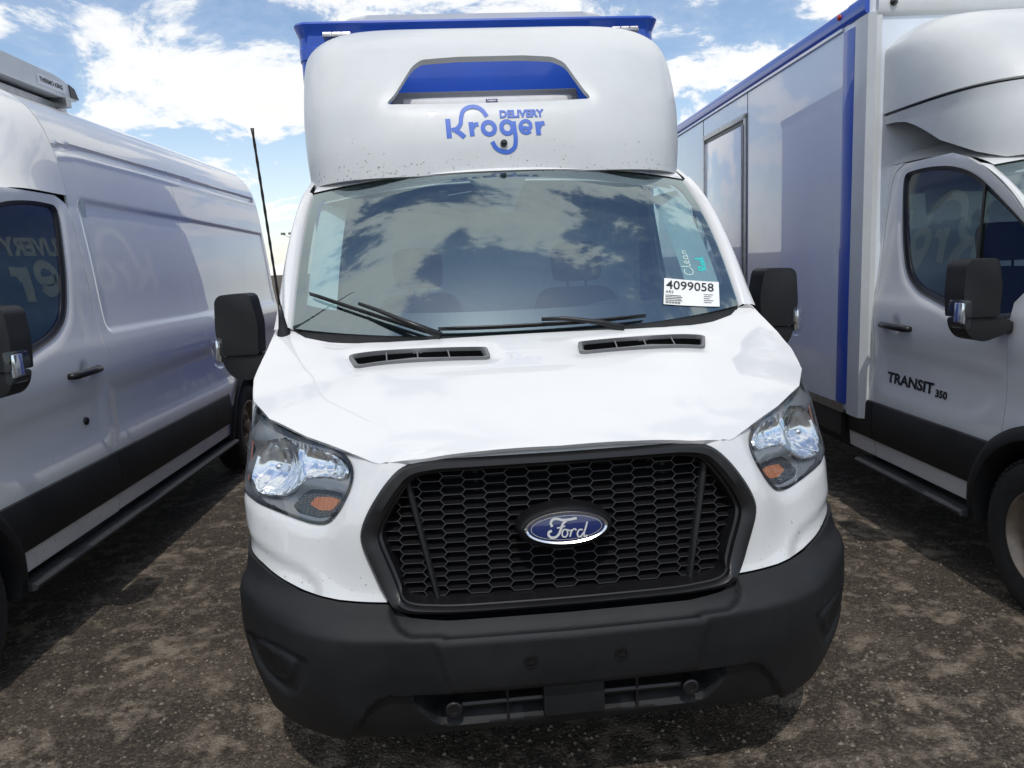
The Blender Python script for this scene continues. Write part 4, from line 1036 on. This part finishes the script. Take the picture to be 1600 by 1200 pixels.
def frame_and_wheels(root, ylen):
    bm = bmesh.new()
    for s in (-1, 1): box(bm, s*.42 - .05, s*.42 + .05, 2.4, 2.72 + ylen, .45, .60)
    box(bm, -.9, .9, 3.0, 3.1, .5, .62); box(bm, -.9, .9, 5.4, 5.5, .5, .62); box(bm, -.9, -.5, 2.9, 3.7, .32, .60)
    link('chassis_frame', bm_mesh('chassis_frame', bm, False, True), 'dark_inside', root)
WB = 1.02 + 3.75
# ---------------------------------------------------------------- the middle truck
mid = link('delivery_truck', None); tag(mid, 'white truck with blue cargo box and blue lettering on its white roof fairing', 'truck')
add_cab(mid, False, ((1.02, 0), (WB, 1)))
box_body(mid, 'blue_paint', True, 3.9, True); frame_and_wheels(mid, 3.9)
ff = link('roof_fairing', FAIR, 'fairing_white', mid)
link('front_logo', LOGO, 'blue_decal', ff)
bm = bmesh.new(); lathe(bm, [(.01,.0155), (-.006,.0155), (-.012,.010), (-.013,.0005)], 'y', (.006, 1.507, 2.176), 18); link('camera_eye', bm_mesh('camera_eye', bm, True, True), 'gloss_black', ff)
# refrigeration unit seen through the fairing's opening
un = bmesh.new()
prism(un, [(2.02,2.39),(1.98,2.455),(2.03,2.515),(2.30,2.54),(2.70,2.54),(2.70,2.2),(2.1,2.2)], 'x', -.50, .44, .012); bmesh.ops.recalc_face_normals(un, faces=un.faces); sharpen(un)
ru = link('refrigeration_unit', bm_mesh('refrigeration_unit', un), 'unit_grey', mid)
wing = bmesh.new(); prism(wing, [(2.10,2.36),(2.06,2.43),(2.3,2.47),(2.7,2.47),(2.7,2.15),(2.1,2.15)], 'x', -.78, .76, .01); bmesh.ops.recalc_face_normals(wing, faces=wing.faces); sharpen(wing)
link('unit_shroud', bm_mesh('unit_shroud', wing), 'gap_grey', ru)
sl_ = bmesh.new()
for k in range(8): box(sl_, -.44 + k*.115, -.433 + k*.115, 1.985, 2.03, 2.375, 2.41)
box(sl_, -.48, .42, 2.02, 2.03, 2.355, 2.395); link('unit_louvre', bm_mesh('unit_louvre', sl_, False, True), 'black_trim', ru)
fb_ = bmesh.new(); prism(fb_, [(1.79,2.335),(1.755,2.375),(1.765,2.425),(1.86,2.45),(2.1,2.46),(2.1,2.30)], 'x', -.44, .37, .008); bmesh.ops.recalc_face_normals(fb_, faces=fb_.faces); sharpen(fb_)
link('unit_front_bar', bm_mesh('unit_front_bar', fb_), 'unit_grey', ru)
def unit_face(a, b): return np.stack([np.asarray(a, float), 1.757 + np.asarray(b, float)*.25, 2.385 + np.asarray(b, float)], -1)
pl = [(np.array([(-.028,-.012),(.028,-.012),(.028,.020),(-.028,.020)]) + np.array([-.02, .012]), [(0,1,2,3)])]
link('badge', decal_mesh('badge', pl, unit_face, .004, (0, -1, .5)), 'emblem_blue', ru)
V, Fc = text2d('THERMO', .011, .0003); V2, F2 = text2d('KING', .011, .0003)
link('badge_text', decal_mesh('badge_text', [(V + np.array([-.02, .023]), Fc), (V2 + np.array([-.02, .009]), F2)], unit_face, .006, (0, -1, .5)), 'white_decal', ru)
for s in (-1, 1):       # hinges holding the fairing to the box rail
    h = bmesh.new(); box(h, s*.79 - .075, s*.79 + .075, 2.38, 2.71, 2.885, 2.90, .004)
    for d in (-.05, .0, .05): tube(h, [(s*.79 + d - .022, 2.40, 2.905), (s*.79 + d + .022, 2.40, 2.905)], .010, 8)
    bmesh.ops.recalc_face_normals(h, faces=h.faces); sharpen(h); link('hinge', bm_mesh('hinge', h), 'steel', mid)
# aerial on the wing by the screen pillar
an = bmesh.new(); bs = Vector((-.928, 1.02, 1.40)); tip = Vector((-.955, .93, 2.17))
P_ = [bs + (tip - bs)*t for t in np.linspace(.13, 1, 24)]; tube(an, P_, [.0055 if i % 2 else .0042 for i in range(23)] + [.007], 6); bmesh.ops.recalc_face_normals(an, faces=an.faces)
ant = link('antenna', bm_mesh('antenna', an, True), 'black_trim', mid)
ab = bmesh.new(); d_ = (tip - bs).normalized(); tube(ab, [bs - d_*.02, bs + d_*.012, bs + d_*.04, bs + d_*.08, bs + d_*.13], [.032, .028, .018, .012, .007], 14); bmesh.ops.recalc_face_normals(ab, faces=ab.faces); link('antenna_base', bm_mesh('antenna_base', ab, True), 'black_trim', ant)
# auction card and marker writing on the screen
def wsg(a, b): return glass(np.asarray(a, float), np.asarray(b, float))
def card_fn(a, b):       # card plane: a, b in metres, tilted a little on the glass
    a = np.asarray(a, float); b = np.asarray(b, float); c, s = math.cos(-.24), math.sin(-.24); x = a*c - b*s; y = a*s + b*c
    return glass(.775 + x/.89, .115 + y/.92)
cd = bmesh.new()
def quad(x0, x1, y0, y1): return (np.array([(x0,y0),(x1,y0),(x1,y1),(x0,y1)]), [(0,1,2,3)])
grid_card = []
for i in range(6):
    for j in range(3): grid_card.append(quad(-.125 + i*.25/6, -.125 + (i+1)*.25/6, -.065 + j*.13/3, -.065 + (j+1)*.13/3))
def flat_decal(name, pcs, fn, lift, od): 
    bm_ = bmesh.new()
    for V, Fc in pcs:
        V = np.asarray(V, float); Pp = fn(V[:, 0], V[:, 1]) + np.array(od)/np.linalg.norm(od)*lift; vs = [bm_.verts.new(p) for p in Pp]
        for f in Fc:
            fc = bm_.faces.new([vs[i] for i in f]); fc.normal_update()
            if fc.normal.dot(Vector(od)) < 0: fc.normal_flip()
    bmesh.ops.remove_doubles(bm_, verts=bm_.verts, dist=1e-5); return bm_mesh(name, bm_)
OD = (0, -.72, .69)
crd = link('windscreen_card', flat_decal('windscreen_card', grid_card, card_fn, .004, OD), 'paper', mid)
num = [(lambda r: (r[0] + np.array([-.008, .030]), r[1]))(text2d('4099058', .062, .0006))]
sm = [(lambda r: (r[0] + np.array([-.118, -.004]), r[1]))(text2d('ARS', .02, .0, 'LEFT'))]
for i in range(4): sm.append(quad(-.118, -.050 + .006*(i % 2), -.022 - i*.008, -.019 - i*.008))
for i in range(16): sm.append(quad(-.118 + i*.0042, -.1165 + i*.0042 + (.0012 if i % 3 else 0), -.060, -.050))
for i in range(5): sm.append(quad(.052, .095 - .008*(i % 3), -.008 - i*.010, -.0055 - i*.010))
link('card_print', flat_decal('card_print', num + sm, card_fn, .0055, OD), 'ink', crd)
def mk(pts, w): return ribbon(smooth_line(pts, 6), w)
def scrawl(strokes, u0, v0, k, w):      # handwriting that climbs the glass: letters lie on their side
    return [mk([(u0 - y*k/.89, v0 + x*k/.92) for x, y in s], w) for s in strokes]
CLEAN = [[(1.0,.95),(.6,1.1),(.1,.6),(.2,.1),(.8,0),(1.2,.3)], [(1.5,1.3),(1.35,.6),(1.5,.05),(1.75,.2)], [(1.9,.35),(2.25,.5),(2.15,.75),(1.9,.6),(2.0,.1),(2.4,.15)], [(3.0,.6),(2.65,.6),(2.6,.15),(2.9,.1),(3.05,.6),(3.1,.1),(3.25,.15)], [(3.4,.6),(3.45,.1),(3.5,.5),(3.75,.6),(3.85,.1)]]
for s_ in scrawl(CLEAN, .81, .215, .036, .005): link('chalk_writing', flat_decal('chalk_writing', [s_], wsg, .003, OD), 'chalk', mid)
ROD = [[(.1,0),(.2,1.2),(.7,1.1),(.65,.7),(.2,.6),(.8,0)], [(1.2,.6),(.95,.3),(1.2,0),(1.5,.3),(1.2,.6)], [(2.2,.6),(1.8,.5),(1.8,.05),(2.15,.15),(2.35,1.4)], [(2.3,.1),(2.6,.0)]]
for s_ in scrawl(ROD, .885, .235, .029, .009): link('marker_writing', flat_decal('marker_writing', [s_], wsg, .003, OD), 'teal_ink', mid)
# mirror arm and toll transponder seen inside
tp = bmesh.new(); box(tp, -.30, -.255, 1.44, 1.47, 1.925, 1.975, .008); box(tp, -.14, -.095, 1.43, 1.46, 1.94, 1.99, .008); tube(tp, [(-.26, 1.45, 1.95), (-.14, 1.445, 1.965)], .006, 6); bmesh.ops.recalc_face_normals(tp, faces=tp.faces)
link('cabin_camera', bm_mesh('cabin_camera', tp), 'black_trim', mid)
pp = bmesh.new()
for k, (a, b) in enumerate((((-.58, 1.10), (-.40, 1.20)), ((-.66, 1.06), (-.55, 1.19)))):
    z = 1.403 + .003*k; vs = [pp.verts.new(q) for q in ((a[0], a[1], z), (b[0], a[1] + .02, z + .004), (b[0], b[1], z + .012), (a[0] + .03, b[1] - .02, z + .03))]; pp.faces.new(vs)
tag(link('paper_sheet', bm_mesh('paper_sheet', pp), 'paper'), 'crumpled white paper lying on the dashboard behind the windscreen of the middle truck', 'paper')

# ---------------------------------------------------------------- the van on the left
LO, LA = (-3.2902, -.081, 0), R(3.174)
lv = link('cargo_van', None, None, None, LO, -LA); tag(lv, 'white medium-roof panel van with black side moulding and a refrigeration unit on its roof', 'van')
add_cab(lv, True, ((1.02, 0), (WB, 0)))
prof = np.array([(side_x(z), z) for z in np.r_[np.linspace(.385, 2.05, 60)]] + [(float(med_x(z)), z) for z in np.r_[np.linspace(2.07, 2.66, 30), 2.69, 2.71, 2.726, 2.736]] + [(.25, 2.742), (.12, 2.7445), (0, 2.7455)], float)
qs = np.r_[0, np.cumsum(np.hypot(*np.diff(prof, axis=0).T))]; QT = qs[-1]
def q_of(z): return float(np.interp(z, prof[:, 1], qs))
def body_fn(y, q):
    y = np.asarray(y, float); return np.stack([np.interp(q, qs, prof[:, 0]), y, np.interp(q, qs, prof[:, 1])], -1)
def z_of(q): return np.interp(q, qs, prof[:, 1])
def body_relief(y, q):
    z = z_of(q); e = np.stack([y, z], -1)
    pan = rounded([(2.56,1.372),(2.56,2.095),(3.95,2.075),(6.3,2.03),(6.3,1.365)], .06, 5)
    d = .012*sstep((sdist(pan, e) + .012)/.028)
    zc = 2.375 - .10*np.clip((2.75 - y)/.6, 0, 1)**2 - .018*np.clip((y - 3.3)/3, 0, 1); wd = .016 + .006*np.clip((y - 2.4)/.6, 0, 1)
    d = d + .020*np.exp(-((z - zc)/wd)**6)*np.clip((y - 2.3)/.2, 0, 1)
    d = d - .006*np.exp(-((z - (zc - .045))/.012)**2)
    pocket = rounded([(2.47,1.10),(6.2,1.16),(6.2,.775),(2.47,.775)], .05, 4)
    return d + .010*sstep((sdist(pocket, e) + .01)/.09)
def side_outline(y0, y1):
    o = [(y0, q_of(.39))]
    hole = None
    o += [(y1, q_of(.39)), (y1, QT), (y0, QT)]
    return o
BPAN = []; REL = .0145
A1 = [(2.408, q_of(.39)), (3.945, q_of(.39)), (3.945, QT), (2.459, QT), (2.459, q_of(2.12)), (2.455, q_of(2.05)), (2.464, q_of(1.97)), (2.472, q_of(1.6)), (2.463, q_of(1.2)), (2.457, q_of(.95)), (2.432, q_of(.80)), (2.418, q_of(.72))]; BPAN.append(skin_panel('body_panel', body_fn, A1, (), REL, body_relief, .012, (1, 0, .3), True))
arch_q = [(WB + ARC*math.cos(R(a)), q_of(max(.39, .36 + ARC*math.sin(R(a))))) for a in np.linspace(176, 4, 30)]
A2 = [(3.951, q_of(.39))] + arch_q + [(5.98, q_of(.39)), (5.98, QT), (3.951, QT)]
BPAN.append(skin_panel('body_panel', body_fn, A2, (), REL, body_relief, .012, (1, 0, .3), True))
for m_ in BPAN: link('body_panel', m_, 'white_paint', lv)
link('inner_shell', grid_mesh('inner_shell', lambda y, q: body_fn(y, q)*np.array([.965, 1, .985]), 12, 40, (2.5, 5.95), (q_of(.6), QT), (1, 0, 0)), 'dark_inside', lv)
link('rear_wall', prism_mesh('rear_wall', [(x, z) for x, z in prof[::3]] + [(-x, z) for x, z in prof[::-3]], 'y', 5.985, 6.02), 'white_paint', lv)
mo = [mould(2.416, 3.945, False), mould(3.951, WB - ARC - .04, False), mould(WB + ARC + .04, 5.95, False)]
ar2 = arch_trim(WB, -8, 188)
for s in (0, 1):
    for m_ in mo: link('side_moulding', m_ if s == 0 else mir(m_), 'black_plastic', lv)
    link('wheel_arch_trim', ar2 if s == 0 else mir(ar2), 'black_plastic', lv)
    sb = step_board(2.56, 4.3); link('sill_trim', sb if s == 0 else mir(sb), 'step_tread', lv)
link('floor_pan', box_mesh('floor_pan', -.88, .88, 2.6, 5.95, .42, .55), 'dark_inside', lv)
tk = bmesh.new(); prism(tk, rounded([(2.45,2.79),(2.52,2.86),(2.70,2.915),(3.25,2.91),(3.45,2.875),(3.49,2.79)], .05, 5), 'x', -.52, .52, .04); bmesh.ops.recalc_face_normals(tk, faces=tk.faces); sharpen(tk)
tko = link('refrigeration_unit', bm_mesh('refrigeration_unit', tk), 'white_gelcoat', lv)
bs_ = bmesh.new()
for x in (-.42, .42): box(bs_, x - .04, x + .04, 2.5, 3.45, 2.73, 2.765)
box(bs_, -.54, .54, 2.5, 2.56, 2.735, 2.79); box(bs_, -.54, .54, 3.3, 3.36, 2.735, 2.79); link('unit_mount', bm_mesh('unit_mount', bs_, False, True), 'steel', tko)
def tk_side(a, b): return np.stack([np.full_like(np.asarray(a, float), .52), np.asarray(a, float), np.asarray(b, float)], -1)
link('unit_label', decal_mesh('unit_label', [quad(3.04, 3.34, 2.815, 2.878)], tk_side, .002, (1, 0, 0)), 'paper', tko)
V, Fc = text2d('THERMO KING', .05, .001); link('unit_lettering', decal_mesh('unit_lettering', [(V*.75 + np.array([3.19, 2.847]), Fc)], tk_side, .004, (1, 0, 0)), 'ink', tko)
link('unit_corner', prism_mesh('unit_corner', [(3.40,2.81),(3.39,2.885),(3.455,2.87),(3.496,2.81)], 'x', -.525, .525), 'black_trim', tko)

# ---------------------------------------------------------------- the truck on the right
RO, RA = (3.1344, -.1695, 0), R(2.704)
rv = link('box_truck', None, None, None, RO, -RA); tag(rv, 'white box truck with blue trim and a side door in its white cargo box', 'truck')
add_cab(rv, False, ((1.02, 0), (WB, 1)))
X, y0, y1, zb, zt = 1.045, 2.50, 7.7, .62, 3.055
bx = link('cargo_box', ser_box('cargo_box', X, y0, y1, zb, zt - .02, .06), 'white_panel', rv)
for s in (-1, 1):
    link('corner_trim', prism_mesh('corner_trim', [(s*(X+.006), 2.67), (s*(X+.011), 2.74), (s*(X+.006), 2.81), (s*(X-.02), 2.81), (s*(X-.02), 2.67)], 'z', .66, 2.93), 'blue_paint', bx)
    link('corner_post', prism_mesh('corner_post', [(s*(X-.03), 2.485), (s*(X+.004), 2.52), (s*(X+.008), 2.60), (s*(X+.004), 2.67), (s*(X-.05), 2.67), (s*(X-.06), 2.485)], 'z', .60, 2.96), 'white_gelcoat', bx)
    link('top_rail', prism_mesh('top_rail', rounded([(s*(X-.06), 2.96), (s*(X+.012), 2.965), (s*(X+.022), 3.0), (s*(X+.012), 3.06), (s*(X-.03), 3.085), (s*(X-.12), 3.09)], .015, 3), 'y', 2.75, y1), 'blue_paint', bx)
    link('corner_cap', prism_mesh('corner_cap', rounded([(s*(X-.06), 2.955), (s*(X+.014), 2.962), (s*(X+.025), 3.0), (s*(X+.014), 3.065), (s*(X-.03), 3.09), (s*(X-.12), 3.095)], .015, 3), 'y', 2.53, 2.746), 'blue_paint', bx)
    link('rail_edge', prism_mesh('rail_edge', [(s*(X+.004), 2.945), (s*(X+.016), 2.945), (s*(X+.016), 2.962), (s*(X+.004), 2.962)], 'y', 2.82, y1), 'white_panel', bx)
    link('bottom_rail', prism_mesh('bottom_rail', [(s*(X-.02), .60), (s*(X+.012), .60), (s*(X+.012), .655), (s*(X-.02), .655)], 'y', 2.70, y1), 'steel', bx)
    link('side_skirt', prism_mesh('side_skirt', [(s*(X-.03), .44), (s*(X-.005), .44), (s*(X-.005), .597), (s*(X-.03), .597)], 'y', 2.75, 4.0), 'black_plastic', bx)
    for yy in (4.48, 5.72): link('panel_joint', prism_mesh('panel_joint', [(s*(X-.004), yy), (s*(X+.0025), yy), (s*(X+.0025), yy + .008), (s*(X-.004), yy + .008)], 'z', .66, 2.945), 'gap_grey', bx)
    mk_ = bmesh.new(); lathe(mk_, [(0,.018), (.012,.016), (.016,.001)], 'x', (0, 0, 0), 14); mo_ = link('marker_lamp', bm_mesh('marker_lamp', mk_, True, True), 'red_lens', bx, (s*(X+.018), 2.84, 3.03), 0 if s > 0 else math.pi)
link('front_rail', prism_mesh('front_rail', rounded([(2.48,2.93),(2.47,3.02),(2.52,3.085),(2.60,3.10),(2.60,2.93)], .03, 4), 'x', -X + .03, X - .03), 'white_gelcoat', bx)
ml = bmesh.new(); lathe(ml, [(0,.022), (-.012,.020), (-.016,.001)], 'y', (-.93, 2.472, 3.0), 14); link('front_marker', bm_mesh('front_marker', ml, True, True), 'gloss_black', bx)
# personnel door in the box side (passenger side, facing the middle truck)
df = bmesh.new(); xo = -X - .016
for a, b, c, d in ((4.50,4.545,.80,2.78), (5.66,5.70,.80,2.78), (4.50,5.70,2.74,2.785), (4.50,5.70,.78,.82)): box(df, xo, -X + .004, a, b, c, d, .004)
bmesh.ops.recalc_face_normals(df, faces=df.faces); sharpen(df); dro = link('box_door_frame', bm_mesh('box_door_frame', df), 'steel', bx)
link('box_door', box_mesh('box_door', -X - .010, -X - .002, 4.575, 5.655, .83, 2.70, bev=.003), 'white_panel', dro)
link('door_gap', box_mesh('door_gap', -X - .004, -X - .0015, 4.545, 5.66, .82, 2.742), 'black_trim', dro)
hb = bmesh.new(); tube(hb, [(-X - .018, 4.562, .85), (-X - .018, 4.562, 2.70)], .010, 8); bmesh.ops.recalc_face_normals(hb, faces=hb.faces); link('door_hinge', bm_mesh('door_hinge', hb), 'steel', dro)
# fairing of the right truck: the same nose in two pieces
fo2 = [(-1,.30),(-.75,.30),(0,.30),(.75,.30),(1,.30),(1,.80),(.96,.84),(.86,.865),(.62,.90),(0,.92),(-.62,.90),(-.86,.865),(-.96,.84),(-1,.80)]
fo1 = [(-.72,0),(0,0),(.72,0),(.80,.05),(.90,.14),(.97,.235),(1,.26),(1,.285),(.75,.285),(0,.285),(-.75,.285),(-1,.285),(-1,.26),(-.97,.235),(-.90,.14),(-.80,.05)]
FD = lambda P: np.stack([P[:, 0], np.full(len(P), -1.0), np.full(len(P), .6)], -1)
f2 = link('roof_fairing', skin_panel('roof_fairing', fairing, fo2, (), .025, None, .02, FD), 'white_gelcoat', rv)
link('fairing_skirt', skin_panel('fairing_skirt', fairing, fo1, (), .025, lambda u, v: .012*sstep((.285 - v)/.02) , .02, FD), 'white_gelcoat', f2)
link('fairing_gap', skin_panel('fairing_gap', fairing, [(-1,.26),(0,.26),(1,.26),(1,.32),(0,.32),(-1,.32)], (), .03, lambda u, v: .016 + 0*u, 0, FD), 'black_trim', f2)
frame_and_wheels(rv, 4.9)
def dl(a, b): return np.stack([-side_x(np.asarray(b, float)) + .0105, -np.asarray(a, float), np.asarray(b, float)], -1)
V, Fc = text2d('TRANSIT', .080, .003, 'LEFT', 1.42); V2, F2 = text2d('350', .052, .0025, 'LEFT', 1.3)
for V_, F_ in ((V + np.array([-2.31, .885]), Fc), (V2 + np.array([-1.84, .868]), F2)): link('door_lettering', decal_mesh('door_lettering', [(V_, F_)], dl, .003, (-1, 0, 0)), 'black_trim', rv)

# ---------------------------------------------------------------- far things
pm = link('light_mast', None, None, None, (-28.3, 148, 0)); tag(pm, 'tall grey floodlight mast standing far behind the white vans', 'light mast')
link('pole', tube_mesh('pole', [(0,0,0),(0,0,8.4)], [.25,.17], 10), 'steel', pm)
bm = bmesh.new(); tube(bm, [(-1.5,0,8.9),(0,0,8.2),(1.5,0,8.9)], .12, 6); bmesh.ops.recalc_face_normals(bm, faces=bm.faces); link('crossarm', bm_mesh('crossarm', bm), 'steel', pm)
for x in (-1.4, .0, 1.4): link('floodlight', box_mesh('floodlight', x - .4, x + .4, -.3, .3, 8.75, 9.15, bev=.05), 'grey_plastic', pm)
random.seed(9); tl = bmesh.new()
for k in range(2600):
    a = random.uniform(0, 2*math.pi)
    if abs((a - math.pi/2 + math.pi) % (2*math.pi) - math.pi) < .6: continue
    d = random.uniform(150, 175); h = (3.5 + 2.2*math.sin(a*5) + 1.6*math.sin(a*13 + 1))*random.uniform(.35, 1.15); r = random.uniform(1.2, 2.6)
    c = Vector((d*math.cos(a), d*math.sin(a), max(.6, h))); q = []
    for i in range(6): t = i*1.047 + random.random(); q.append(tl.verts.new(c + Vector((r*math.cos(t)*random.uniform(.6, 1.2), r*math.sin(t)*random.uniform(.6, 1.2), random.uniform(-.8, .3)*r))))
    tp_ = tl.verts.new(c + Vector((0, 0, r*.8))); bt = tl.verts.new(c - Vector((0, 0, r + 1.5)))
    for i in range(6): tl.faces.new((q[i], q[(i+1) % 6], tp_)); tl.faces.new((q[(i+1) % 6], q[i], bt))
material('far_foliage', (.05, .075, .03), rough=.9, noise=.5, nscale=.5)
tag(link('tree_line', bm_mesh('tree_line', tl, False, True), 'far_foliage'), 'distant belt of low green trees round the lot', 'trees', kind='stuff')
